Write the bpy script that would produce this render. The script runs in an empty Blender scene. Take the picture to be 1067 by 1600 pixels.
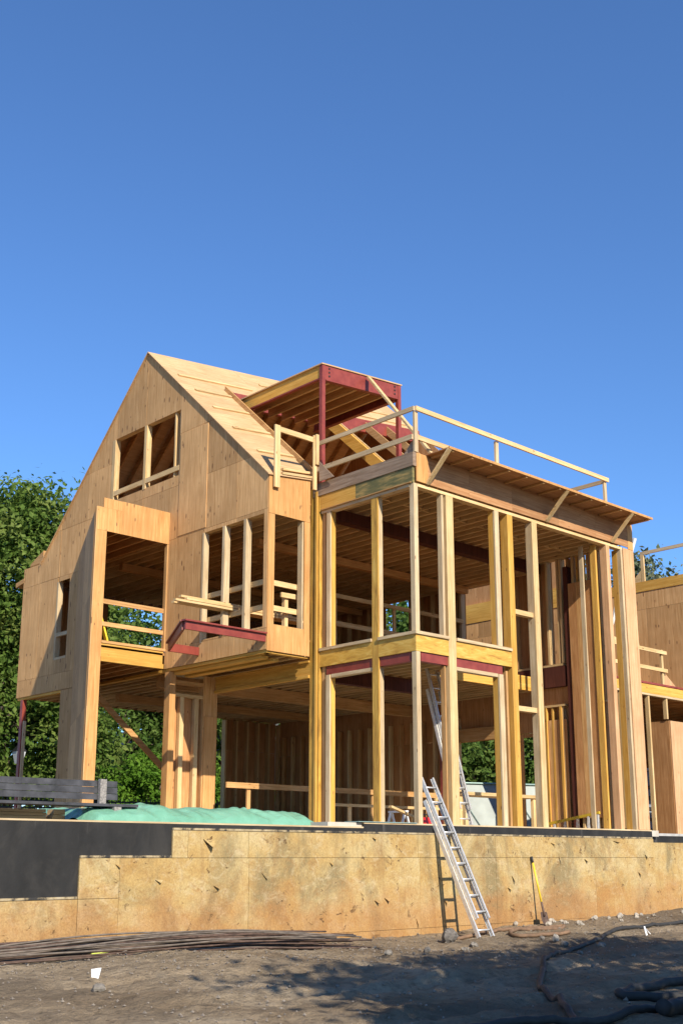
import bpy, math, random
import numpy as np
from mathutils import Vector, Matrix

RND = random.Random(11)
NP = np.random.default_rng(5)
scene = bpy.context.scene
COL = scene.collection

# ------------------------------------------------------------------ camera, sky, sun, exposure
cam_d = bpy.data.cameras.new('camera')
cam = bpy.data.objects.new('camera', cam_d)
COL.objects.link(cam)
cam.location = (-15.571, -14.529, 1.55)
cam.rotation_euler = (math.pi / 2 + 0.2378, 0, 0.816 - math.pi / 2)
cam_d.sensor_fit = 'VERTICAL'
cam_d.sensor_height = 36
cam_d.lens = 1808.2 / 1600 * 36
cam_d.shift_y = 0.0625
cam_d.clip_start = 0.1
cam_d.clip_end = 3000
scene.camera = cam

SUN_TRAVEL = Vector((0.29, 1.0, -0.66)).normalized()
sun_dir = -SUN_TRAVEL
SUN_EL = math.asin(sun_dir.z)
SUN_AZ = math.atan2(sun_dir.x, sun_dir.y)      # clockwise from +Y

world = bpy.data.worlds.new('World')
scene.world = world
world.use_nodes = True
wn = world.node_tree
for n in list(wn.nodes):
    wn.nodes.remove(n)
sky = wn.nodes.new('ShaderNodeTexSky')
sky.sky_type = 'NISHITA'
sky.sun_disc = False
sky.sun_elevation = SUN_EL
sky.sun_rotation = SUN_AZ
sky.altitude = 0
sky.air_density = 1.0
sky.dust_density = 0.0
sky.ozone_density = 10.0
bgn = wn.nodes.new('ShaderNodeBackground')
bgn.inputs['Strength'].default_value = 0.135
wo = wn.nodes.new('ShaderNodeOutputWorld')
wn.links.new(sky.outputs[0], bgn.inputs[0])
wn.links.new(bgn.outputs[0], wo.inputs[0])

sun_l = bpy.data.lights.new('sun', 'SUN')
sun_l.energy = 5.0
sun_l.angle = math.radians(0.53)
sun_l.color = (1.0, 0.91, 0.76)
sun = bpy.data.objects.new('sun', sun_l)
COL.objects.link(sun)
sun.rotation_euler = SUN_TRAVEL.to_track_quat('-Z', 'Y').to_euler()
sun.location = (-10, -40, 40)

vs = scene.view_settings
vs.view_transform = 'Standard'
vs.look = 'None'
vs.exposure = 0.56
vs.gamma = 1.0
vs.use_curve_mapping = False
scene.cycles.max_bounces = 10
scene.cycles.diffuse_bounces = 8

# ------------------------------------------------------------------ material helpers
class NT:
    def __init__(self, name):
        self.m = bpy.data.materials.new(name)
        self.m.use_nodes = True
        self.t = self.m.node_tree
        self.b = self.t.nodes['Principled BSDF']
        self.out = self.t.nodes['Material Output']
    def n(self, typ, **kw):
        nd = self.t.nodes.new(typ)
        for k, v in kw.items():
            setattr(nd, k, v)
        return nd
    def l(self, a, b):
        self.t.links.new(a, b)
    def pos(self, scale=(1, 1, 1), rand=0.0):
        g = self.n('ShaderNodeNewGeometry')
        mp = self.n('ShaderNodeMapping')
        mp.inputs['Scale'].default_value = scale
        self.l(g.outputs['Position'], mp.inputs['Vector'])
        if rand:
            oi = self.n('ShaderNodeObjectInfo')
            mu = self.n('ShaderNodeMath', operation='MULTIPLY')
            mu.inputs[1].default_value = rand
            self.l(oi.outputs['Random'], mu.inputs[0])
            cb = self.n('ShaderNodeCombineXYZ')
            for i in range(3):
                self.l(mu.outputs[0], cb.inputs[i])
            self.l(cb.outputs[0], mp.inputs['Location'])
        return mp.outputs[0]
    def noise(self, vec, scale, detail=4, rough=0.55, dist=0.0):
        nd = self.n('ShaderNodeTexNoise')
        nd.inputs['Scale'].default_value = scale
        nd.inputs['Detail'].default_value = detail
        nd.inputs['Roughness'].default_value = rough
        nd.inputs['Distortion'].default_value = dist
        self.l(vec, nd.inputs['Vector'])
        return nd.outputs['Fac']
    def ramp(self, fac, stops):
        r = self.n('ShaderNodeValToRGB')
        el = r.color_ramp.elements
        while len(el) > 1:
            el.remove(el[-1])
        el[0].position = stops[0][0]
        c = stops[0][1]
        el[0].color = (*c, 1) if len(c) == 3 else c
        for p, c in stops[1:]:
            e = el.new(p)
            e.color = (*c, 1)
        self.l(fac, r.inputs[0])
        return r.outputs[0]
    def mix(self, fac, a, b, mode='MIX'):
        m = self.n('ShaderNodeMix', data_type='RGBA', blend_type=mode)
        if isinstance(fac, float):
            m.inputs[0].default_value = fac
        else:
            self.l(fac, m.inputs[0])
        for s, v in ((6, a), (7, b)):
            if isinstance(v, tuple):
                m.inputs[s].default_value = (*v, 1)
            else:
                self.l(v, m.inputs[s])
        return m.outputs[2]
    def bump(self, h, strength=0.3, dist=0.01):
        b = self.n('ShaderNodeBump')
        b.inputs['Strength'].default_value = strength
        b.inputs['Distance'].default_value = dist
        self.l(h, b.inputs['Height'])
        self.l(b.outputs[0], self.b.inputs['Normal'])
    def done(self, col=None, rough=0.7, metal=0.0, spec=None):
        if col is not None:
            if isinstance(col, tuple):
                self.b.inputs['Base Color'].default_value = (*col, 1)
            else:
                self.l(col, self.b.inputs['Base Color'])
        self.b.inputs['Roughness'].default_value = rough
        self.b.inputs['Metallic'].default_value = metal
        if spec is not None:
            self.b.inputs['Specular IOR Level'].default_value = spec
        return self.m

BW = lambda a: (a, a, a)

def wood(name, ca, cb, axis='Z', knots=0.0, jitter=0.25, stain=None, knotcol=(0.17, 0.085, 0.04), plysize=1.0):
    t = NT(name)
    sc = {'X': (1.2, 22, 22), 'Y': (22, 1.2, 22), 'Z': (22, 22, 1.2)}[axis]
    v = t.pos(sc, 37.0)
    grain = t.noise(v, plysize, 6, 0.68, 0.7)
    dk = tuple(x * y for x, y in zip(ca, (0.72, 0.66, 0.60)))
    col = t.ramp(grain, [(0.27, dk), (0.42, ca), (0.62, cb), (0.80, tuple(min(1, 1.12 * x) for x in cb))])
    big = t.noise(t.pos((1, 1, 1), 11.0), 1.3, 3, 0.6)
    col = t.mix(t.ramp(big, [(0.35, BW(0.0)), (0.72, BW(0.55))]), col,
                tuple(0.72 * x for x in ca) if stain is None else stain)
    if knots > 0:
        ks = {'X': (1.4, 4.2, 4.2), 'Y': (4.2, 1.4, 4.2), 'Z': (4.2, 4.2, 1.4)}[axis]
        vo = t.n('ShaderNodeTexVoronoi')
        vo.inputs['Scale'].default_value = 2.0
        t.l(t.pos(ks, 23.0), vo.inputs['Vector'])
        kf = t.ramp(vo.outputs['Distance'], [(knots, BW(1.0)), (knots + 0.05, BW(0.0))])
        patch = t.ramp(t.noise(t.pos((0.5, 0.5, 2.6), 3.0), 1.3, 2), [(0.50, BW(0.0)), (0.56, BW(0.8))])
        kk = t.n('ShaderNodeMath', operation='MULTIPLY')
        t.l(kf, kk.inputs[0]); t.l(patch, kk.inputs[1])
        col = t.mix(kk.outputs[0], col, knotcol)
    oi = t.n('ShaderNodeObjectInfo')
    mr = t.n('ShaderNodeMapRange')
    mr.inputs['To Min'].default_value = 1 - jitter
    mr.inputs['To Max'].default_value = 1 + jitter * 0.6
    t.l(oi.outputs['Random'], mr.inputs['Value'])
    hsv = t.n('ShaderNodeHueSaturation')
    t.l(mr.outputs[0], hsv.inputs['Value'])
    t.l(col, hsv.inputs['Color'])
    t.bump(grain, 0.25, 0.004)
    return t.done(hsv.outputs[0], 0.78, spec=0.2)

M = {}
M['ply'] = wood('plywood_weathered', (0.53, 0.295, 0.118), (0.67, 0.405, 0.182), 'Z', 0.17, 0.24)
M['plyo'] = wood('plywood_orange', (0.50, 0.25, 0.085), (0.62, 0.345, 0.135), 'Z', 0.10, 0.10)
M['plyp'] = wood('plywood_pink', (0.52, 0.295, 0.145), (0.64, 0.395, 0.215), 'Z', 0.09, 0.08)
M['plyr'] = wood('plywood_roof', (0.50, 0.31, 0.15), (0.62, 0.41, 0.22), 'X', 0.05, 0.10)
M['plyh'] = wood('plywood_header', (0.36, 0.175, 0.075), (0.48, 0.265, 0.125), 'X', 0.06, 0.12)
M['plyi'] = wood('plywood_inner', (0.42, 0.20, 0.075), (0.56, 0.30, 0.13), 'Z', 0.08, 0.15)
for ax in 'XYZ':
    M['lum' + ax] = wood('lumber_' + ax, (0.56, 0.37, 0.165), (0.71, 0.515, 0.27), ax, 0.09, 0.16)
    M['old' + ax] = wood('lumber_greyed_' + ax, (0.49, 0.355, 0.20), (0.65, 0.51, 0.32), ax, 0.08, 0.12)
    M['lvl' + ax] = wood('laminated_timber_' + ax, (0.54, 0.285, 0.052), (0.68, 0.405, 0.10), ax, 0.08, 0.14, stain=(0.48, 0.25, 0.055))
    M['red' + ax] = wood('fir_' + ax, (0.46, 0.245, 0.09), (0.62, 0.375, 0.165), ax, 0.06, 0.2)
M['tim'] = wood('weathered_timber', (0.24, 0.165, 0.11), (0.36, 0.265, 0.19), 'Y', 0.07, 0.1)

def m_green():
    t = NT('green_stained_timber')
    v = t.pos((1.5, 1.5, 9), 3)
    n = t.noise(v, 1.6, 4)
    c = t.ramp(n, [(0.3, (0.075, 0.080, 0.030)), (0.48, (0.14, 0.125, 0.045)), (0.66, (0.34, 0.23, 0.075))])
    t.bump(n, 0.3, 0.01)
    return t.done(c, 0.8)
M['green'] = m_green()

def m_rim():
    t = NT('rim_board_with_dried_glue')
    n = t.noise(t.pos((1, 1, 5), 5), 2.2, 4, 0.6, 1.2)
    c = t.ramp(n, [(0.25, (0.34, 0.165, 0.022)), (0.5, (0.55, 0.315, 0.05)), (0.72, (0.66, 0.44, 0.11)), (0.85, (0.74, 0.60, 0.30))])
    t.bump(n, 0.5, 0.01)
    return t.done(c, 0.6)
M['rim'] = m_rim()
def m_rimz():
    t = NT('glue_smeared_post')
    n = t.noise(t.pos((7, 7, 0.9), 5), 1.6, 5, 0.65, 0.8)
    c = t.ramp(n, [(0.28, (0.22, 0.105, 0.018)), (0.48, (0.46, 0.25, 0.04)), (0.66, (0.60, 0.37, 0.07)), (0.85, (0.70, 0.54, 0.24))])
    t.bump(n, 0.5, 0.01)
    return t.done(c, 0.6)
M['rimZ'] = m_rimz()

def m_steel():
    t = NT('red_primer_steel')
    n = t.noise(t.pos((1, 1, 1), 9), 5, 4)
    c = t.ramp(n, [(0.3, (0.18, 0.026, 0.017)), (0.7, (0.27, 0.050, 0.031))])
    t.bump(n, 0.05, 0.003)
    return t.done(c, 0.5)
M['steel'] = m_steel()
M['steeld'] = wood('shade_darkened_red_steel', (0.075, 0.022, 0.014), (0.115, 0.035, 0.022), 'Z', 0.0, 0.1)  # red steel again, indoor shade put into a darker colour

def m_board():
    t = NT('stained_ochre_board')
    n1 = t.noise(t.pos((1, 1, 1), 7), 1.1, 5, 0.6, 0.8)
    c = t.ramp(n1, [(0.25, (0.43, 0.255, 0.085)), (0.45, (0.54, 0.375, 0.15)), (0.62, (0.58, 0.45, 0.22)), (0.8, (0.64, 0.52, 0.31))])
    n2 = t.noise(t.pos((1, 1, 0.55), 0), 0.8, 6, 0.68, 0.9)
    c = t.mix(t.ramp(n2, [(0.47, BW(0)), (0.61, BW(0.8))]), c, (0.25, 0.20, 0.105))  # stain blotches, deepened partly to put a soft tree shadow into the colour
    n5 = t.noise(t.pos((5, 5, 0.8), 0), 1.0, 5, 0.7, 0.8)
    c = t.mix(t.ramp(n5, [(0.52, BW(0)), (0.70, BW(0.55))]), c, (0.33, 0.20, 0.085))
    n6 = t.noise(t.pos((1.6, 1.6, 2.2), 0), 1.7, 6, 0.75, 1.6)
    c = t.mix(t.ramp(n6, [(0.52, BW(0)), (0.70, BW(0.65))]), c, (0.66, 0.54, 0.33))
    n8 = t.noise(t.pos((1, 1, 1.3), 0), 5.5, 6, 0.75, 1.0)
    c = t.mix(t.ramp(n8, [(0.52, BW(0)), (0.68, BW(0.6))]), c, (0.36, 0.205, 0.075))
    # soil stain rising from the ground, ragged
    g = t.n('ShaderNodeNewGeometry')
    sx = t.n('ShaderNodeSeparateXYZ'); t.l(g.outputs['Position'], sx.inputs[0])
    n3 = t.noise(t.pos((1, 1, 2)), 1.4, 4)
    ad = t.n('ShaderNodeMath', operation='MULTIPLY_ADD'); ad.inputs[1].default_value = 1.5
    t.l(n3, ad.inputs[0]); t.l(sx.outputs['Z'], ad.inputs[2])
    sf = t.ramp(ad.outputs[0], [(0.95, BW(0.75)), (1.0, BW(0.7))])
    mr = t.n('ShaderNodeMapRange'); mr.inputs['From Min'].default_value = 1.9; mr.inputs['From Max'].default_value = 1.35
    mr.inputs['To Min'].default_value = 0.0; mr.inputs['To Max'].default_value = 0.5
    t.l(ad.outputs[0], mr.inputs['Value'])
    c = t.mix(mr.outputs[0], c, (0.44, 0.19, 0.06))
    # torn specks
    vo = t.n('ShaderNodeTexVoronoi'); vo.inputs['Scale'].default_value = 3.0
    mpv = t.pos((1, 1, 1.7)); 
    wv = t.noise(mpv, 5, 3)
    va = t.n('ShaderNodeVectorMath', operation='ADD'); t.l(mpv, va.inputs[0]); t.l(wv, va.inputs[1]); t.l(va.outputs[0], vo.inputs['Vector'])
    sp = t.ramp(vo.outputs['Distance'], [(0.06, BW(0.9)), (0.13, BW(0))])
    pt = t.ramp(t.noise(t.pos((1, 1, 1)), 0.9, 3), [(0.50, BW(0)), (0.56, BW(1))])
    mm = t.n('ShaderNodeMath', operation='MULTIPLY'); t.l(sp, mm.inputs[0]); t.l(pt, mm.inputs[1])
    c = t.mix(mm.outputs[0], c, (0.10, 0.05, 0.025))
    chp = t.noise(t.pos((1, 1, 1.25)), 4.6, 7, 0.72, 0.6)
    cm = t.n('ShaderNodeMath', operation='MULTIPLY'); t.l(t.ramp(chp, [(0.60, BW(0)), (0.635, BW(1))]), cm.inputs[0]); t.l(t.ramp(t.noise(t.pos((1, 1, 1)), 1.15, 3), [(0.46, BW(0)), (0.55, BW(0.85))]), cm.inputs[1])
    c = t.mix(cm.outputs[0], c, (0.13, 0.07, 0.032))
    fine = t.noise(t.pos((1, 1, 1)), 30, 5, 0.7)
    c = t.mix(1.0, c, t.ramp(fine, [(0.3, (0.60, 0.58, 0.56)), (0.7, (0.90, 0.885, 0.87))]), 'MULTIPLY')
    hb = t.n('ShaderNodeMath', operation='SUBTRACT'); t.l(fine, hb.inputs[0]); t.l(cm.outputs[0], hb.inputs[1])
    t.bump(hb.outputs[0], 0.5, 0.012)
    return t.done(c, 0.8, spec=0.2)
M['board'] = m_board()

def m_black():
    t = NT('black_bitumen_coat')
    n = t.noise(t.pos((1, 1, 0.35)), 3, 5, 0.6)
    c = t.ramp(n, [(0.3, (0.013, 0.0125, 0.012)), (0.75, (0.025, 0.024, 0.023))])
    sc = t.noise(t.pos((6, 6, 0.7)), 1.0, 3, 0.5)
    c = t.mix(t.ramp(sc, [(0.66, BW(0)), (0.80, BW(0.4))]), c, (0.14, 0.13, 0.12))
    du = t.noise(t.pos((1.2, 1.2, 0.8)), 1.1, 6, 0.7, 0.8)
    c = t.mix(t.ramp(du, [(0.48, BW(0)), (0.72, BW(0.35))]), c, (0.07, 0.062, 0.052))
    t.bump(t.noise(t.pos((1, 1, 1)), 14, 4), 0.35, 0.01)
    return t.done(c, 0.7, spec=0.3)
M['black'] = m_black()

def m_alu():
    t = NT('aluminium')
    n = t.noise(t.pos((1, 1, 1)), 22, 4)
    c = t.ramp(n, [(0.3, (0.60, 0.585, 0.55)), (0.7, (0.78, 0.765, 0.73))])
    return t.done(c, 0.5, 0.6)
M['alu'] = m_alu()

def plain(name, c, rough=0.6, metal=0.0, var=0.15, scale=8, bump=0.2):
    t = NT(name)
    n = t.noise(t.pos((1, 1, 1), 5), scale, 4)
    col = t.ramp(n, [(0.3, tuple(x * (1 - var) for x in c)), (0.7, tuple(min(1, x * (1 + var)) for x in c))])
    if bump:
        t.bump(n, bump, 0.01)
    return t.done(col, rough, metal)
M['concrete'] = plain('concrete', (0.36, 0.35, 0.33), 0.85, 0, 0.2, 6, 0.4)
M['slabc'] = plain('dusty_pale_slab', (0.47, 0.42, 0.35), 0.9, 0, 0.15, 3, 0.3)
M['pebblec'] = plain('aggregate_concrete', (0.24, 0.22, 0.20), 0.9, 0, 0.45, 45, 0.6)
M['slat'] = plain('dark_grey_slat', (0.045, 0.045, 0.05), 0.6, 0, 0.6, 5, 0.3)
M['yellow'] = plain('yellow_fibreglass', (0.72, 0.50, 0.03), 0.45)
M['yellowd'] = plain('yellow_painted_steel', (0.50, 0.33, 0.02), 0.5)
M['redp'] = plain('red_plastic', (0.55, 0.02, 0.015), 0.35)
M['rust'] = plain('rusty_steel', (0.10, 0.062, 0.045), 0.75, 0.2, 0.5, 9)
M['rust2'] = plain('grey_mill_steel', (0.17, 0.135, 0.105), 0.6, 0.3, 0.4, 7)
M['hose'] = plain('dusty_black_rubber', (0.028, 0.026, 0.023), 0.75, 0, 0.35, 12)
M['hoseb'] = plain('brown_hose', (0.17, 0.10, 0.055), 0.8, 0, 0.3, 10)
M['white'] = plain('white_paper', (0.78, 0.78, 0.78), 0.8, 0, 0.04, 4, 0)
M['whitep'] = plain('white_paint', (0.72, 0.72, 0.70), 0.6, 0, 0.06, 4, 0)
M['stone'] = plain('grey_stone', (0.33, 0.29, 0.235), 0.9, 0, 0.3, 14, 0.6)
M['stoned'] = plain('dark_stone', (0.17, 0.15, 0.125), 0.9, 0, 0.35, 14, 0.6)
M['boulder'] = plain('dark_mottled_rock', (0.12, 0.105, 0.09), 0.95, 0, 0.55, 20, 0.8)
M['iron'] = plain('black_iron', (0.012, 0.012, 0.013), 0.5)
M['gwall'] = plain('grey_siding', (0.30, 0.32, 0.34), 0.8, 0, 0.05, 3, 0)
M['gtrim'] = plain('pale_grey_trim', (0.50, 0.52, 0.54), 0.7, 0, 0.05, 3, 0)
M['pink'] = plain('salmon_stucco', (0.62, 0.42, 0.34), 0.85, 0, 0.05, 3, 0)
M['cream'] = plain('cream_stucco', (0.60, 0.57, 0.50), 0.85, 0, 0.05, 3, 0)
M['rooft'] = plain('grey_roofing', (0.16, 0.16, 0.17), 0.85, 0, 0.2, 6)
M['steelg'] = plain('grey_blue_painted_metal', (0.24, 0.27, 0.32), 0.5, 0, 0.1, 4, 0)
M['darkm'] = plain('dark_slot', (0.02, 0.02, 0.022), 0.7, 0, 0.1, 4, 0)
M['leafy'] = plain('yellow_green_strip', (0.55, 0.62, 0.12), 0.6, 0, 0.2, 10)
M['mesh'] = plain('grey_fence_fabric', (0.40, 0.44, 0.42), 0.8, 0, 0.12, 2, 0.1)
M['galv'] = plain('galvanised_pipe', (0.30, 0.42, 0.38), 0.5, 0.3, 0.1, 6, 0)
M['glassy'] = plain('dark_glass', (0.03, 0.04, 0.05), 0.08, 0, 0.1, 3, 0)

def m_tarp():
    t = NT('green_tarpaulin')
    n = t.noise(t.pos((1, 1, 1)), 3, 5, 0.6)
    c = t.ramp(n, [(0.3, (0.13, 0.31, 0.205)), (0.7, (0.19, 0.41, 0.29))])
    t.bump(t.noise(t.pos((1, 1, 1)), 2.5, 4, 0.6, 1.5), 0.6, 0.05)
    return t.done(c, 0.35)
M['tarp'] = m_tarp()

def m_leaf(name, a, b, c2, trans=0.35):
    t = NT(name)
    g = t.n('ShaderNodeNewGeometry')
    n = t.noise(t.pos((1, 1, 1)), 0.9, 3)
    n2 = t.noise(t.pos((1, 1, 1)), 9.0, 2)
    ad = t.n('ShaderNodeMath', operation='MULTIPLY_ADD'); ad.inputs[1].default_value = 0.6
    t.l(n2, ad.inputs[0]); t.l(n, ad.inputs[2])
    c = t.ramp(ad.outputs[0], [(0.55, a), (0.8, b), (1.0, c2)])
    t.done(c, 0.7, spec=0.15)
    tr = t.n('ShaderNodeBsdfTranslucent')
    t.l(c, tr.inputs['Color'])
    ms = t.n('ShaderNodeMixShader'); ms.inputs[0].default_value = trans
    t.l(t.b.outputs[0], ms.inputs[1]); t.l(tr.outputs[0], ms.inputs[2])
    t.l(ms.outputs[0], t.out.inputs['Surface'])
    return t.m
M['leaf'] = m_leaf('broad_leaf', (0.055, 0.11, 0.018), (0.11, 0.18, 0.03), (0.22, 0.275, 0.07), 0.42)
M['leafd'] = m_leaf('dark_leaf', (0.045, 0.095, 0.018), (0.085, 0.15, 0.027), (0.15, 0.21, 0.05), 0.42)
M['leafh'] = m_leaf('hedge_leaf', (0.06, 0.14, 0.012), (0.10, 0.21, 0.02), (0.15, 0.26, 0.03), 0.4)
M['leafp'] = m_leaf('pale_leaf', (0.05, 0.075, 0.035), (0.11, 0.14, 0.07), (0.30, 0.30, 0.20))
M['bark'] = plain('bark', (0.07, 0.052, 0.038), 0.9, 0, 0.4, 6, 0.8)

def m_ground():
    t = NT('dry_soil')
    n1 = t.noise(t.pos((1, 1, 1)), 0.55, 6, 0.62, 0.4)
    c = t.ramp(n1, [(0.30, (0.28, 0.20, 0.122)), (0.47, (0.41, 0.31, 0.20)), (0.66, (0.51, 0.40, 0.27))])
    n2 = t.noise(t.pos((1, 1, 1)), 7, 6, 0.7)
    c = t.mix(0.75, c, t.ramp(n2, [(0.34, BW(0.38)), (0.50, BW(0.85)), (0.68, BW(1.0))]), 'MULTIPLY')
    n4 = t.noise(t.pos((1, 1, 1)), 0.23, 4, 0.6, 0.6)
    c = t.mix(t.ramp(n4, [(0.45, BW(0)), (0.60, BW(0.75))]), c, (0.18, 0.14, 0.098))
    n7 = t.noise(t.pos((0.35, 1.5, 1)), 1.1, 5, 0.6, 0.5)
    c = t.mix(t.ramp(n7, [(0.50, BW(0)), (0.64, BW(0.6))]), c, (0.20, 0.155, 0.105))
    vo = t.n('ShaderNodeTexVoronoi'); vo.inputs['Scale'].default_value = 26
    t.l(t.pos((1, 1, 1)), vo.inputs['Vector'])
    c = t.mix(t.ramp(vo.outputs['Distance'], [(0.08, BW(0.35)), (0.16, BW(0))]), c, (0.38, 0.34, 0.28))
    n3 = t.noise(t.pos((1, 1, 1)), 30, 6, 0.75)
    a2 = t.n('ShaderNodeMath', operation='MULTIPLY_ADD'); a2.inputs[1].default_value = 2.5
    t.l(n2, a2.inputs[0]); t.l(n3, a2.inputs[2])
    t.bump(a2.outputs[0], 1.0, 0.05)
    return t.done(c, 0.95, spec=0.1)
M['soil'] = m_ground()

# ------------------------------------------------------------------ object helpers
WL = {}
def _link(name, mesh, center, mat, parent):
    o = bpy.data.objects.new(name, mesh)
    COL.objects.link(o)
    if mat is not None:
        mesh.materials.append(M[mat] if isinstance(mat, str) else mat)
    c = Vector(center)
    WL[o] = c
    if parent is not None:
        o.parent = parent
        o.location = c - WL[parent]
    else:
        o.location = c
    return o

def mk(name, verts, faces, mat, parent=None, smooth=False, origin=None):
    v = np.asarray(verts, dtype=float)
    if origin is None:
        c = (v.min(0) + v.max(0)) / 2
        if parent is None:
            c[2] = v[:, 2].min()
    else:
        c = np.array(origin, float)
    me = bpy.data.meshes.new(name)
    me.from_pydata((v - c).tolist(), [], faces)
    if smooth:
        me.polygons.foreach_set('use_smooth', [True] * len(me.polygons))
    me.update()
    return _link(name, me, c, mat, parent)

BF = [(0, 3, 2, 1), (4, 5, 6, 7), (0, 1, 5, 4), (1, 2, 6, 5), (2, 3, 7, 6), (3, 0, 4, 7)]
def bxv(x0, x1, y0, y1, z0, z1):
    return [(x0, y0, z0), (x1, y0, z0), (x1, y1, z0), (x0, y1, z0), (x0, y0, z1), (x1, y0, z1), (x1, y1, z1), (x0, y1, z1)]
def box(name, x0, x1, y0, y1, z0, z1, mat, parent=None):
    return mk(name, bxv(min(x0, x1), max(x0, x1), min(y0, y1), max(y0, y1), z0, z1), BF, mat, parent)

def beamv(p0, p1, w, h, up=(0, 0, 1)):
    p0 = Vector(p0); p1 = Vector(p1)
    d = (p1 - p0).normalized()
    s = d.cross(Vector(up))
    if s.length < 1e-4:
        s = d.cross(Vector((1, 0, 0)))
    s.normalize()
    u = s.cross(d).normalized()
    s = s * (w / 2); u = u * (h / 2)
    return [tuple(q) for q in (p0 - s - u, p0 + s - u, p0 + s + u, p0 - s + u, p1 - s - u, p1 + s - u, p1 + s + u, p1 - s + u)]
BBF = [(0, 1, 2, 3), (7, 6, 5, 4), (0, 4, 5, 1), (1, 5, 6, 2), (2, 6, 7, 3), (3, 7, 4, 0)]
def beam(name, p0, p1, w, h, mat, parent=None, up=(0, 0, 1)):
    return mk(name, beamv(p0, p1, w, h, up), BBF, mat, parent)

def merge(parts):
    V = []; F = []
    for v, f in parts:
        o = len(V)
        V += [tuple(q) for q in v]
        F += [tuple(i + o for i in q) for q in f]
    return V, F

def prism(name, pts, ext, mat, parent=None):
    n = len(pts)
    e = Vector(ext)
    a = [tuple(Vector(p)) for p in pts]
    b = [tuple(Vector(p) + e) for p in pts]
    f = [tuple(range(n))[::-1], tuple(range(n, 2 * n))]
    f += [(i, (i + 1) % n, (i + 1) % n + n, i + n) for i in range(n)]
    return mk(name, a + b, f, mat, parent)

def empty(name, loc):
    o = bpy.data.objects.new(name, None)
    COL.objects.link(o)
    o.location = loc
    o.empty_display_size = 0.2
    WL[o] = Vector(loc)
    return o

def tag(o, label=None, cat=None, group=None, kind=None):
    if label: o['label'] = label
    if cat: o['category'] = cat
    if group: o['group'] = group
    if kind: o['kind'] = kind
    return o

def smoothline(pts, sub=6):
    P = [np.array(p, float) for p in pts]
    P = [2 * P[0] - P[1]] + P + [2 * P[-1] - P[-2]]
    out = []
    for i in range(1, len(P) - 2):
        for k in range(sub):
            t = k / sub
            a, b, c, d = P[i - 1], P[i], P[i + 1], P[i + 2]
            out.append(0.5 * ((2 * b) + (-a + c) * t + (2 * a - 5 * b + 4 * c - d) * t * t + (-a + 3 * b - 3 * c + d) * t ** 3))
    out.append(P[-2])
    return out

def tubev(pts, rad, seg=8):
    V = []; F = []
    n = len(pts)
    for i, p in enumerate(pts):
        p = Vector(p)
        d = (Vector(pts[min(i + 1, n - 1)]) - Vector(pts[max(i - 1, 0)])).normalized()
        s = d.cross(Vector((0, 0, 1)))
        if s.length < 1e-3:
            s = d.cross(Vector((1, 0, 0)))
        s.normalize()
        u = s.cross(d)
        r = rad[i] if hasattr(rad, '__len__') else rad
        for k in range(seg):
            a = 2 * math.pi * k / seg
            V.append(tuple(p + s * (math.cos(a) * r) + u * (math.sin(a) * r)))
    for i in range(n - 1):
        for k in range(seg):
            a = i * seg + k; b = i * seg + (k + 1) % seg
            F.append((a, b, b + seg, a + seg))
    F.append(tuple(range(seg))[::-1])
    F.append(tuple(range((n - 1) * seg, n * seg)))
    return V, F
def tube(name, pts, rad, mat, parent=None, seg=8, origin=None):
    V, F = tubev(pts, rad, seg)
    return mk(name, V, F, mat, parent, True, origin)

# ------------------------------------------------------------------ ground
WX = [-40, -9, -8, -5, -2, 0, 1.8, 3.7, 7.5, 12, 60]
WZ = [0.30, 0.33, 0.33, 0.33, 0.20, 0.17, 0.23, 0.30, 0.36, 0.38, 0.4]
def vnoise(x, y, s, seed=0):
    x = np.asarray(x) * s; y = np.asarray(y) * s
    xi = np.floor(x).astype(int); yi = np.floor(y).astype(int)
    xf = x - xi; yf = y - yi
    def h(a, b):
        n = (a * 374761393 + b * 668265263 + seed * 982451653) & 0x7fffffff
        n = ((n ^ (n >> 13)) * 1274126177) & 0x7fffffff
        return (n % 65536) / 65536.0
    u = xf * xf * (3 - 2 * xf); v = yf * yf * (3 - 2 * yf)
    return (h(xi, yi) * (1 - u) + h(xi + 1, yi) * u) * (1 - v) + (h(xi, yi + 1) * (1 - u) + h(xi + 1, yi + 1) * u) * v
def gz(x, y):
    x = np.asarray(x, float); y = np.asarray(y, float)
    wz = np.interp(x, WX, WZ)
    t = np.clip(-y / 5.0, 0, 1)
    low = wz * (1 - t) + 0.13 * t
    amp = np.clip(1 - np.hypot(x + 6, y + 5) / 40, 0, 1)
    low = low + amp * ((vnoise(x, y, 0.7, 1) - 0.5) * 0.11 + (vnoise(x, y, 2.1, 2) - 0.5) * 0.075 + (vnoise(x, y, 6, 3) - 0.5) * 0.042 + (vnoise(x, y, 13, 4) - 0.5) * 0.022)
    for yc, ph in ((-2.9, 0.0), (-4.5, 0.4), (-6.3, 1.1)):
        d = (y - (yc + 0.25 * np.sin(0.45 * x + ph) + 0.05 * x)) / 0.17
        low = low + amp * (-0.055 * np.exp(-d * d) + 0.030 * np.exp(-(np.abs(d) - 1.9) ** 2 * 2)) * (0.5 + vnoise(x, y, 1.3, 12))
    low = low + amp * 0.07 * np.exp(-((y + 0.05) / 0.22) ** 2) * vnoise(x, y, 1.7, 15)
    hi = 1.98
    k = np.clip((y - 0.12) / 0.12, 0, 1)
    return low * (1 - k) + hi * k
def axis_pts(segs):
    out = []
    for a, b, n in segs:
        out += list(np.linspace(a, b, n, endpoint=False))
    out.append(segs[-1][1])
    return np.array(out)
gx = axis_pts([(-900, -60, 10), (-60, -16, 20), (-16, 10, 330), (10, 40, 30), (40, 900, 10)])
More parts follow.
